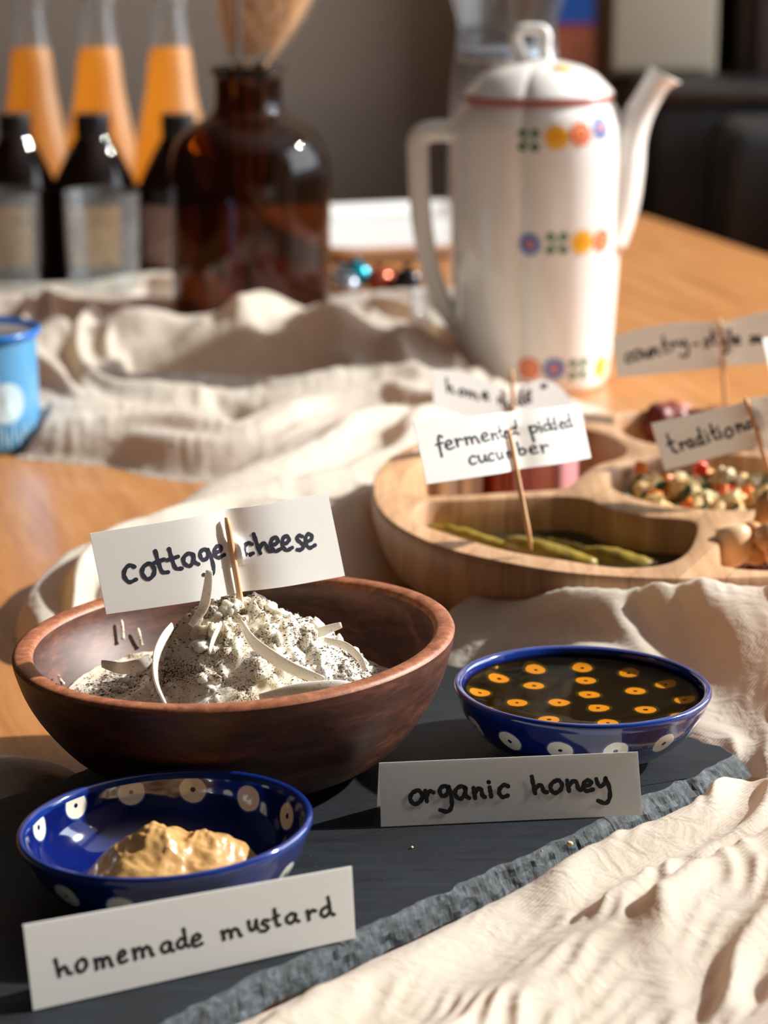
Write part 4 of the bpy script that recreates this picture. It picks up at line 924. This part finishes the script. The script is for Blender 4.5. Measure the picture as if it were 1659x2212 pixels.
card('food_flag', 'bright white flag corner cut by the right edge', Q, wcorner(Q, (1.27,1.36,1.36,1.27)), [], 6, None, pick=((1800,690),(1822,920), .0012, 0))
Q = [(1612,862),(1930,815),(1940,930),(1640,985)]
card('food_flag', 'grey flag end behind the traditional flag at the right edge', Q, wcorner(Q, (1.25,1.235,1.235,1.25)), [], 6, None, pick=((1790,835),(1815,1040), .0012, 0))

# ---------------------------------------------------------------- coffee pot
PC = Vector((.1125, 1.705, 0.0)); GA = math.radians(-90-14)     # direction of the front groove
pot = thing('coffee_pot', 'tall white porcelain coffee pot with rows of coloured flowers', 'coffee pot', PC)
def lobe(a):                                     # four lobes with grooves at GA + k*90 deg
    q = abs(math.sin((a-GA)*2))**.5; return .895+.105*q
def body_R(z): return float(np.interp(z, [0, .004, .010, .03, .08, .12, .17, .190, .200, .206, .209], [.0560, .0588, .0595, .0605, .0635, .0650, .0650, .0640, .0610, .0570, .0545]))
def pot_pt(a, z, off=0): r_ = body_R(z)*lobe(a)+off; return Vector((r_*math.cos(a), r_*math.sin(a), z))
zs = [0, .002, .005, .010]+list(np.linspace(.02, .18, 24))+[.185, .190, .194, .198, .202, .205, .2075, .209]
NA = 144; v = [pot_pt(2*PI*k/NA+GA, z) for z in zs for k in range(NA)]; f = []
for j in range(len(zs)-1):
    for k in range(NA): f.append((j*NA+k, j*NA+(k+1) % NA, (j+1)*NA+(k+1) % NA, (j+1)*NA+k))
f.append(tuple(range(NA))); f.append(tuple((len(zs)-1)*NA+k for k in range(NA)))
obj('body', v, f, 'porcelain', pot)
def rl(prof, nm, m_, parent=pot):
    v = []; f = []
    for r_, z in prof:
        for k in range(NA): a = 2*PI*k/NA+GA; rr = r_*(1+(lobe(a)-1)*min(1, r_/.03)); v.append((rr*math.cos(a), rr*math.sin(a), z))
    for j in range(len(prof)-1):
        for k in range(NA): f.append((j*NA+k, j*NA+(k+1) % NA, (j+1)*NA+(k+1) % NA, (j+1)*NA+k))
    f.append(tuple(range(NA))); f.append(tuple((len(prof)-1)*NA+k for k in range(NA))); return obj(nm, v, f, m_, parent)
rl([(.0555, .2088), (.0575, .2092), (.0580, .2105), (.0568, .2118)], 'red_band', 'red_line')
lid = rl([(.0552, .2119), (.0568, .2128), (.0555, .2145), (.050, .220), (.043, .2265), (.033, .2315), (.022, .2345), (.012, .2362), (.0085, .238)], 'lid', 'porcelain')
P_ = smoothp([(-.0070, 0, .236), (-.009, 0, .242), (-.0125, 0, .249), (-.0130, 0, .2545), (-.009, 0, .2580), (-.001, 0, .2588), (.0060, 0, .2578), (.0085, 0, .2535), (.0080, 0, .246), (.0085, 0, .240), (.0105, 0, .235)], 5)
v, f = tube(P_, [.0036+.0009*abs(math.cos(PI*k/(len(P_)-1))) for k in range(len(P_))], 12, 1.1, up=(0, 1, 0)); obj('knob', [Vector(q)+Vector((-.0045, -.004, 0)) for q in v], f, 'porcelain', lid)
# spout towards the right, handle at the left
def pp(u, v_, dy=0.0): q = at(u, v_, Y=PC.y+dy); return tuple(q-PC)
sp_ = [(1300,520,.030),(1328,440,.029),(1345,360,.026),(1358,300,.0215),(1378,250,.0175),(1400,210,.0155),(1418,180,.0160),(1432,160,.0175)]
P_ = smoothp([(*pp(u, v_), r_) for u, v_, r_ in sp_], 5); V_ = []; 
v, f = tube([q[:3] for q in P_], [q[3] for q in P_], 24, .62, up=(0, 1, 0))
# flatten sideways, lift the pouring lip to the right
nn_ = 24; lastr = len(v)-nn_
v = [Vector(q) for q in v]
for k in range(nn_):
    for lay, wgt in ((0, 1.0), (1, .6), (2, .3)):
        i_ = lastr-lay*nn_+k; c0 = sum((v[lastr-lay*nn_+j] for j in range(nn_)), Vector())/nn_; dx = v[i_].x-c0.x
        if dx > 0: v[i_].x += dx*.55*wgt
f = f[:-1]; vin = []                            # open mouth: add a short inner throat
for lay in range(5):
    c0 = sum((v[lastr-min(lay, 4)*nn_+j] for j in range(nn_)), Vector())/nn_
    for k in range(nn_): q = v[lastr-lay*nn_+k]; vin.append(c0+(q-c0)*.78)
n0 = len(v); v += vin
for k in range(nn_): f.append((lastr+k, lastr+(k+1) % nn_, n0+(k+1) % nn_, n0+k))
for lay in range(4):
    for k in range(nn_): a = n0+lay*nn_; f.append((a+k, a+(k+1) % nn_, a+nn_+(k+1) % nn_, a+nn_+k))
obj('spout', v, f, 'porcelain', pot)
hp_ = [(1030,300,.0080),(985,285,.0082),(935,283,.0082),(905,300,.0084),(903,345,.0084),(906,420,.0082),(914,500,.0080),(930,580,.0078),(955,650,.0076),(985,700,.0076),(1012,740,.0080),(1035,765,.0085)]
P_ = smoothp([(*pp(u, v_), r_) for u, v_, r_ in hp_], 5); v, f = tube([q[:3] for q in P_], [q[3]*.9 for q in P_], 16, 1.05, up=(0, 1, 0)); obj('handle', v, f, 'porcelain', pot)
# printed flowers wrapped on the body
def ang_of(u, z):                               # which side angle is seen at pixel column u
    best = None
    for k in range(0, 721):
        a = -PI+k*PI/720; q = pot_pt(a, z)+PC; uu = 829.5+FPX*q.x/(q.y*math.cos(PITCH)-(q.z-CAM_H)*math.sin(PITCH))
        if best is None or abs(uu-u) < best[0]: best = (abs(uu-u), a)
    return best[1]
def z_of(u, v_):
    z = .1
    for _ in range(5): a = ang_of(u, z); q = pot_pt(a, z)+PC; z = at(u, v_, Y=q.y).z
    return a, z
def flower(u, v_, kind, r0=.0092):
    a0, z0 = z_of(u, v_); R_ = body_R(z0)*.97; mb = MB()
    def disc(cx, cz, r_, i, ry=None, n_=12, off=.0004):
        ry = ry or r_; pts = [pot_pt(a0+(cx+r_*math.cos(t))/R_, z0+cz+ry*math.sin(t), off) for t in np.linspace(0, 2*PI, n_+1)[:-1]]
        mb.add([pot_pt(a0+cx/R_, z0+cz, off)]+pts, [(0, k+1, (k+1) % n_+1) for k in range(n_)], i)
    if kind == 'green':
        for sx in (-1, 1):
            for sz in (-1, 1): disc(sx*r0*.50, sz*r0*.50, r0*.36, 0)
        disc(0, 0, r0*.14, 0, off=.0005); ms = ['decal_green']
    elif kind == 'yellow':
        for k in range(14): t = k*2*PI/14; disc(r0*.78*math.cos(t), r0*.78*math.sin(t), r0*.19, 0)
        disc(0, 0, r0*.72, 0); disc(0, 0, r0*.18, 1, off=.0006); ms = ['decal_yellow', 'decal_orange']
    elif kind == 'orange':
        for k in range(8): t = k*PI/4; disc(r0*.62*math.cos(t), r0*.62*math.sin(t), r0*.33, 0)
        disc(0, 0, r0*.45, 0)
        for k in range(8): t = k*PI/4+.39; disc(r0*.5*math.cos(t), r0*.5*math.sin(t), r0*.09, 1, off=.0006)
        disc(0, 0, r0*.14, 2, off=.0007); ms = ['decal_orange', 'decal_white', 'decal_yellow']
    else:
        for k in range(12): t = k*PI/6; disc(r0*.70*math.cos(t), r0*.70*math.sin(t), r0*.22, 0)
        for k in range(12): t = k*PI/6+.26; disc(r0*.5*math.cos(t), r0*.5*math.sin(t), r0*.14, 0, off=.0005)
        disc(0, 0, r0*.30, 1, off=.0006); ms = ['decal_blue', 'decal_red']
    o = mb.build('printed_flower', ms, pot, False); o['label'] = {'green': 'green clover print', 'yellow': 'yellow sun flower print', 'orange': 'orange flower print', 'blue': 'blue flower print'}[kind]
for u, v_, kd in ((1142,303,'green'),(1203,297,'yellow'),(1255,290,'orange'),(1298,275,'blue'),(1144,528,'blue'),(1203,526,'green'),(1258,523,'yellow'),(1300,519,'orange'),
                  (1142,796,'orange'),(1197,797,'blue'),(1250,797,'green'),(1298,792,'yellow'),(1330,786,'orange')): flower(u, v_, kd)
# flower on the lid
q = Vector((.0150, -.0285, 0))
vv, ff = blob((.0075, .0040, .0012), 2, .05); obj('lid_flower', [Vector(a)+Vector((q.x, q.y, .2322)) for a in xf(vv, rot=(.50, .25, 0))], ff, 'decal_yellow', lid)

# ---------------------------------------------------------------- amber bottle with dried grass
AB = Vector((-.1095, 1.895, .0)); 
ab = thing('apothecary_bottle', 'large amber glass apothecary bottle holding dried pampas grass', 'bottle', AB)
zt = lambda v_, Y=AB.y: at(0, v_, Y=Y).z
prof = smoothp([(.045, .001), (.056, .002), (.061, .006), (.0645, .015), (.0655, .08), (.0655, zt(390)), (.0630, zt(330)), (.056, zt(292)), (.045, zt(268)), (.033, zt(250)), (.0278, zt(232)), (.0270, zt(190)), (.0275, zt(165)), (.0300, zt(158)), (.0305, zt(146)), (.0270, zt(142))], 4)
def bottle_mesh(prof, t_=.0022):
    inner = [(max(.0005, r_-t_), z+(t_ if k < 6 else 0)) for k, (r_, z) in enumerate(prof)][::-1]
    return lathe(prof, 64), inner
obj('glass_body', *lathe(prof, 64), 'amber', ab)
n_ = 3
obj('ground_stopper_collar', *lathe([(.0255, zt(158)), (.0305, zt(157)), (.0308, zt(146)), (.0262, zt(141)), (.0235, zt(143)), (.0225, zt(165))], 48, cap0=False), 'amber', ab)
# plumes
def plume(base, tip, rad, n, lb, seed, m_='grass'):
    rr = random.Random(seed); b0 = Vector(base); t0 = Vector(tip); ax = t0-b0; mb = MB()
    stem_v, stem_f = tube([Vector((AB.x+(b0.x-AB.x)*.2, AB.y, .01)), b0, b0+ax*.9], [.0012, .0012, .0006], 6)
    g = thing('pampas_stalk', lb, 'dried grass', (AB.x, AB.y, .01), 0, 'dried grass stalks in the amber bottle'); o_ = g.location
    obj('stem', [Vector(q)-o_ for q in stem_v], stem_f, 'stem' if m_ == 'stem' else m_, g)
    if n:
        for i in range(n):
            t = rr.random()**.8; p = b0+ax*(.04+t*.96); L_ = rad*(.35+1.0*math.sin(PI*min(1, t*.8+.12)))*rr.uniform(.6, 1.1); a = rr.random()*2*PI
            sd = Vector((math.cos(a), math.sin(a), 0)); d_ = (ax.normalized()*1.5+sd*.8).normalized()
            p1 = p+d_*L_*.6+sd*L_*.1; p2 = p+d_*L_*1.1+sd*L_*.35-Vector((0, 0, L_*.12)); w_ = Vector((-sd.y, sd.x, 0))*.0005
            mb.add([p-w_-o_, p+w_-o_, p1-w_-o_, p1+w_-o_, p2-o_], [(0, 1, 3, 2), (2, 3, 4)])
        o = mb.build('feathery_plume', m_, g, False); o['kind'] = 'stuff'
def pa(u, v_, Y): return tuple(at(u, v_, Y=Y))
plume(pa(540,140,1.895), pa(690,-170,1.90), .030, 2600, 'broad fluffy pampas plume leaning right', 1)
plume(pa(530,140,1.895), pa(590,-160,1.88), .024, 1800, 'pampas plume standing in the middle', 2)
plume(pa(575,140,1.90), pa(655,-30,1.90), .017, 1100, 'short pampas plume low on the right', 3)
plume(pa(500,140,1.895), pa(470,-160,1.89), .016, 800, 'thin pampas plume leaning left', 4)
plume(pa(508,140,1.88), pa(512,-160,1.88), .0, 0, 'bare dark stalk left of the plumes', 5, 'stem')

# ---------------------------------------------------------------- juice bottles, brown bottles, tumblers
for i, (u, lb) in enumerate(((78, 'leftmost of the three juice bottles'), (222, 'middle of the three juice bottles'), (374, 'rightmost juice bottle beside the amber bottle'))):
    Yj = (2.42, 2.36, 2.30)[i]; c0 = at(u, 400, Y=Yj); z = lambda v_: at(0, v_, Y=Yj).z
    t = thing('juice_bottle', 'clear glass bottle of orange juice, '+lb, 'bottle', (c0.x, Yj, 0), 0, 'juice bottles in a row')
    pr_ = smoothp([(.034, 0), (.039, .003), (.040, .02), (.040, z(400)), (.0375, z(330)), (.031, z(255)), (.0255, z(190)), (.0225, z(130)), (.0200, z(95)), (.0165, z(45)), (.0150, z(10)), (.0165, z(-8)), (.0165, z(-22))], 4)
    obj('glass_body', *lathe(pr_, 48), 'glass', t); obj('cap', *lathe(smoothp([(.0172, z(-10)), (.0178, z(-30)), (.0165, z(-48)), (.002, z(-50))], 3), 32, cap1=True), 'kraft', t)
    obj('neck_ring', *lathe([(.0170, z(12)), (.0182, z(8)), (.0182, z(0)), (.0168, z(-4))], 32, cap0=False), 'glass', t)
    jp = [(max(.001, r_-.0018), zz+(.002 if zz < .01 else 0)) for r_, zz in pr_ if zz < z(95)]
    jv, jf = lathe(jp+[(.0005, jp[-1][1]+.0005)], 48)
    tag(obj('orange_juice', [(a+c0.x, b_+Yj, c) for a, b_, c in jv], jf, 'juice'), 'cloudy orange juice inside the '+('leftmost bottle', 'middle juice bottle', 'rightmost juice bottle')[i], 'juice', 'juice fillings')
for i, (u, hw, lb, gm) in enumerate(((38,84,'dark brown capped bottle at the left picture edge','brown_glass'),(205,90,'dark brown capped bottle behind the tumbler','brown_glass'),(388,88,'reddish brown bottle with pale label beside the amber bottle','brown_glass'))):
    Yb = 2.16; c0 = at(u, 400, Y=Yb); z = lambda v_: at(0, v_, Y=Yb).z; R_ = px(hw, Yb)
    t = thing('brown_bottle', lb, 'bottle', (c0.x, Yb, 0), 0, 'small brown bottles')
    obj('glass_body', *lathe(smoothp([(R_*.85, 0), (R_*.97, .002), (R_, .008), (R_, z(420)), (R_*.95, z(395)), (R_*.78, z(360)), (R_*.58, z(325)), (R_*.42, z(300)), (R_*.36, z(290))], 4), 48), gm, t)
    obj('cap', *lathe(smoothp([(R_*.38, z(296)), (R_*.40, z(290)), (R_*.40, z(250)), (R_*.36, z(245)), (R_*.05, z(244))], 3), 36, cap1=True), 'black_plastic', t)
    # label wrapped on the front of the bottle
    v = []; f = []; a0 = -PI/2+(-.15, .1, -.25)[i]; hwid = (.6, .62, .75)[i]
    for j in range(9):
        for k in range(17): a = a0+(k/16-.5)*2*hwid; zz = .018+(z(435)-.018)*j/8; v.append(((R_+.0006)*math.cos(a), (R_+.0006)*math.sin(a), zz))
    for j in range(8):
        for k in range(16): a = j*17+k; f.append((a, a+1, a+18, a+17))
    obj('label', v, f, 'lace_label' if i == 2 else 'kraft', t)
for i, (u, lb) in enumerate(((222, 'clear glass tumbler in front of the brown bottles'), (5, 'clear glass tumbler at the left picture edge'))):
    Yt = 2.045; c0 = at(u, 500, Y=Yt); zt_ = at(0, 418, Y=Yt).z; R_ = px(80, Yt)
    t = thing('glass_tumbler', lb, 'glass', (c0.x, Yt, .002), 0, 'clear tumblers')
    obj('outer_wall', *lathe([(R_*.86, 0), (R_*.9, .001), (R_*.93, .01), (R_*.985, zt_-.001), (R_*.98, zt_)], 48), 'glass', t)
    obj('inner_wall', *lathe([(R_*.98, zt_), (R_*.94, zt_-.001), (R_*.86, .012), (R_*.8, .009), (.0005, .0085)], 48, cap0=False), 'glass', t)
# glass carafe behind the pot and small glass by its handle
Yc = 1.99; c0 = at(1092, 300, Y=Yc); z = lambda v_: at(0, v_, Y=Yc).z
ca = thing('glass_carafe', 'tall clear glass carafe standing behind the coffee pot', 'carafe', (c0.x, Yc, 0))
k_ = Yc/math.cos(PITCH)/FPX
obj('glass_wall', *lathe(smoothp([(.040, 0), (.046, .003), (.048, .03), (.049, z(400)), (.048, z(230)), (.0445, z(130)), (.0415, z(70)), (.0435, z(30)), (.0500, z(-20)), (.0560, z(-60))], 5), 64), 'glass', ca)
obj('mouth_ring', *lathe([(.0560, z(-60)), (.0572, z(-64)), (.0560, z(-68)), (.0545, z(-63))], 64, cap0=False), 'glass', ca)
obj('metal_lid_band', *lathe([(.0405, z(128)), (.0412, z(122)), (.0412, z(108)), (.0405, z(104))], 48, cap0=True, cap1=True), 'silver', ca)
Yg = 1.80; c0 = at(938, 760, Y=Yg); zg = at(0, 640, Y=Yg).z
t = thing('glass_tumbler', 'small clear glass beside the coffee pot handle', 'glass', (c0.x, Yg, .004))
obj('outer_wall', *lathe([(.017, 0), (.0175, .002), (.0195, zg-.001), (.0192, zg)], 40), 'glass', t); obj('inner_wall', *lathe([(.0192, zg), (.0182, zg-.001), (.0162, .01), (.0005, .009)], 40, cap0=False), 'glass', t)
# white dish and foil baubles behind
dish = thing('white_dish', 'white rectangular dish on the far end of the table', 'dish', (.010, 2.425, 0), TA)
def rrect(hx, hy, r_, n_=8):
    out = []
    for cx_, cy_, a0 in ((hx-r_, hy-r_, 0), (-hx+r_, hy-r_, PI/2), (-hx+r_, -hy+r_, PI), (hx-r_, -hy+r_, 1.5*PI)):
        for k in range(n_+1): a = a0+k*PI/2/n_; out.append((cx_+r_*math.cos(a), cy_+r_*math.sin(a)))
    return out
rg = [(.105, .10, .03, .0), (.110, .105, .032, .002), (.118, .113, .035, .022), (.124, .119, .037, .032), (.122, .117, .036, .034), (.114, .109, .034, .031), (.108, .103, .03, .016), (.095, .09, .03, .012)]
v = []; f = []
for hx, hy, r_, z_ in rg: v += [(a, b_, z_*.5) for a, b_ in rrect(hx, hy+.035, r_)]
nr = 36
for j in range(len(rg)-1):
    for k in range(nr): f.append((j*nr+k, j*nr+(k+1) % nr, (j+1)*nr+(k+1) % nr, (j+1)*nr+k))
f.append(tuple(range(nr))); f.append(tuple((len(rg)-1)*nr+k for k in range(nr))); obj('dish_body', v, f, 'white_glaze', dish)
for i, (u, v_, r_, m_, lb) in enumerate(((735,585,.011,'silver','silvery foil bauble next to the amber bottle'),(770,578,.014,'teal','teal foil bauble next to the amber bottle'),(752,600,.010,'silver','bright small foil bauble in front of the teal one'),(820,588,.013,'copper','copper foil bauble in the middle of the row'),(846,590,.011,'copper','second copper foil bauble beside the black one'),(880,590,.014,'blackfoil','black glossy bauble nearest the pot handle'))):
    p = at(u, v_, r_+.006); t = thing('foil_bauble', lb, 'bauble', (p.x, p.y, 0.0), 0, 'shiny baubles before the white dish')
    vv, ff = blob((r_, r_, r_*.9), i, .12, 2.5, 3); obj('ball', xf(vv, (0, 0, r_*.88)), ff, m_, t)
    obj('crimped_top', *lathe([(.001, r_*1.6), (.004, r_*1.85), (.0055, r_*2.0), (.001, r_*1.9)], 12), m_, t)

# ---------------------------------------------------------------- blue enamel mug
MG = Vector((-.2690, 1.50, .0)); mg = thing('enamel_mug', 'light blue enamel mug with dark blue rim at the left edge', 'mug', MG)
mR = .0405; mH = at(0, 712, Y=1.50).z
obj('outer_wall', *lathe(smoothp([(mR*.90, 0), (mR*.96, .001), (mR, .006), (mR, .02), (mR*.985, mH-.008), (mR, mH-.004)], 4), 72), 'enamel', mg)
obj('rim', *lathe(smoothp([(mR, mH-.004), (mR*1.05, mH-.0015), (mR*1.06, mH+.0005), (mR*1.03, mH+.0015), (mR*.98, mH), (mR*.97, mH-.003)], 4), 72, cap0=False), 'enamel_rim', mg)
obj('inner_wall', *lathe([(mR*.97, mH-.003), (mR*.95, .05), (mR*.94, .006), (.0005, .004)], 72, cap0=False), 'white_glaze', mg)
tag(obj('milk', [(a+MG.x, b_+MG.y, c) for a, b_, c in lathe([(mR*.945, mH-.012), (.0005, mH-.0118)], 48, cap0=False)[0]], lathe([(mR*.945, 0), (.0005, 0)], 48, cap0=False)[1], 'cab'), 'greyish milky drink inside the blue enamel mug', 'drink')
P_ = smoothp([(-mR, 0, .06), (-mR-.02, 0, .062), (-mR-.026, 0, .04), (-mR-.018, 0, .02), (-mR, 0, .018)], 6); v, f = tube(P_, .004, 10, 1.4, up=(0, 1, 0)); obj('handle', v, f, 'enamel_rim', mg)
mb = MB()
def mdisc(a0, z0, ra, rz_, i, off=.0004, n_=20):
    mb.add([((mR+off)*math.cos(a0), (mR+off)*math.sin(a0), z0)]+[((mR+off)*math.cos(a0+ra*math.cos(t)), (mR+off)*math.sin(a0+ra*math.cos(t)), z0+rz_*math.sin(t)) for t in np.linspace(0, 2*PI, n_+1)[:-1]], [(0, k+1, (k+1) % n_+1) for k in range(n_)], i)
mdisc(-.93, .034, .34, .0135, 0); mdisc(-1.25, .046, .2, .013, 0, .0005)
for k in range(26): mdisc(-1.45+k*.045, .012+.004*math.sin(k*1.9), .012, .0065+.002*math.sin(k), k % 2, .0007)
mb.build('printed_pattern', ['enamel_white', 'enamel_dark'], mg, False)
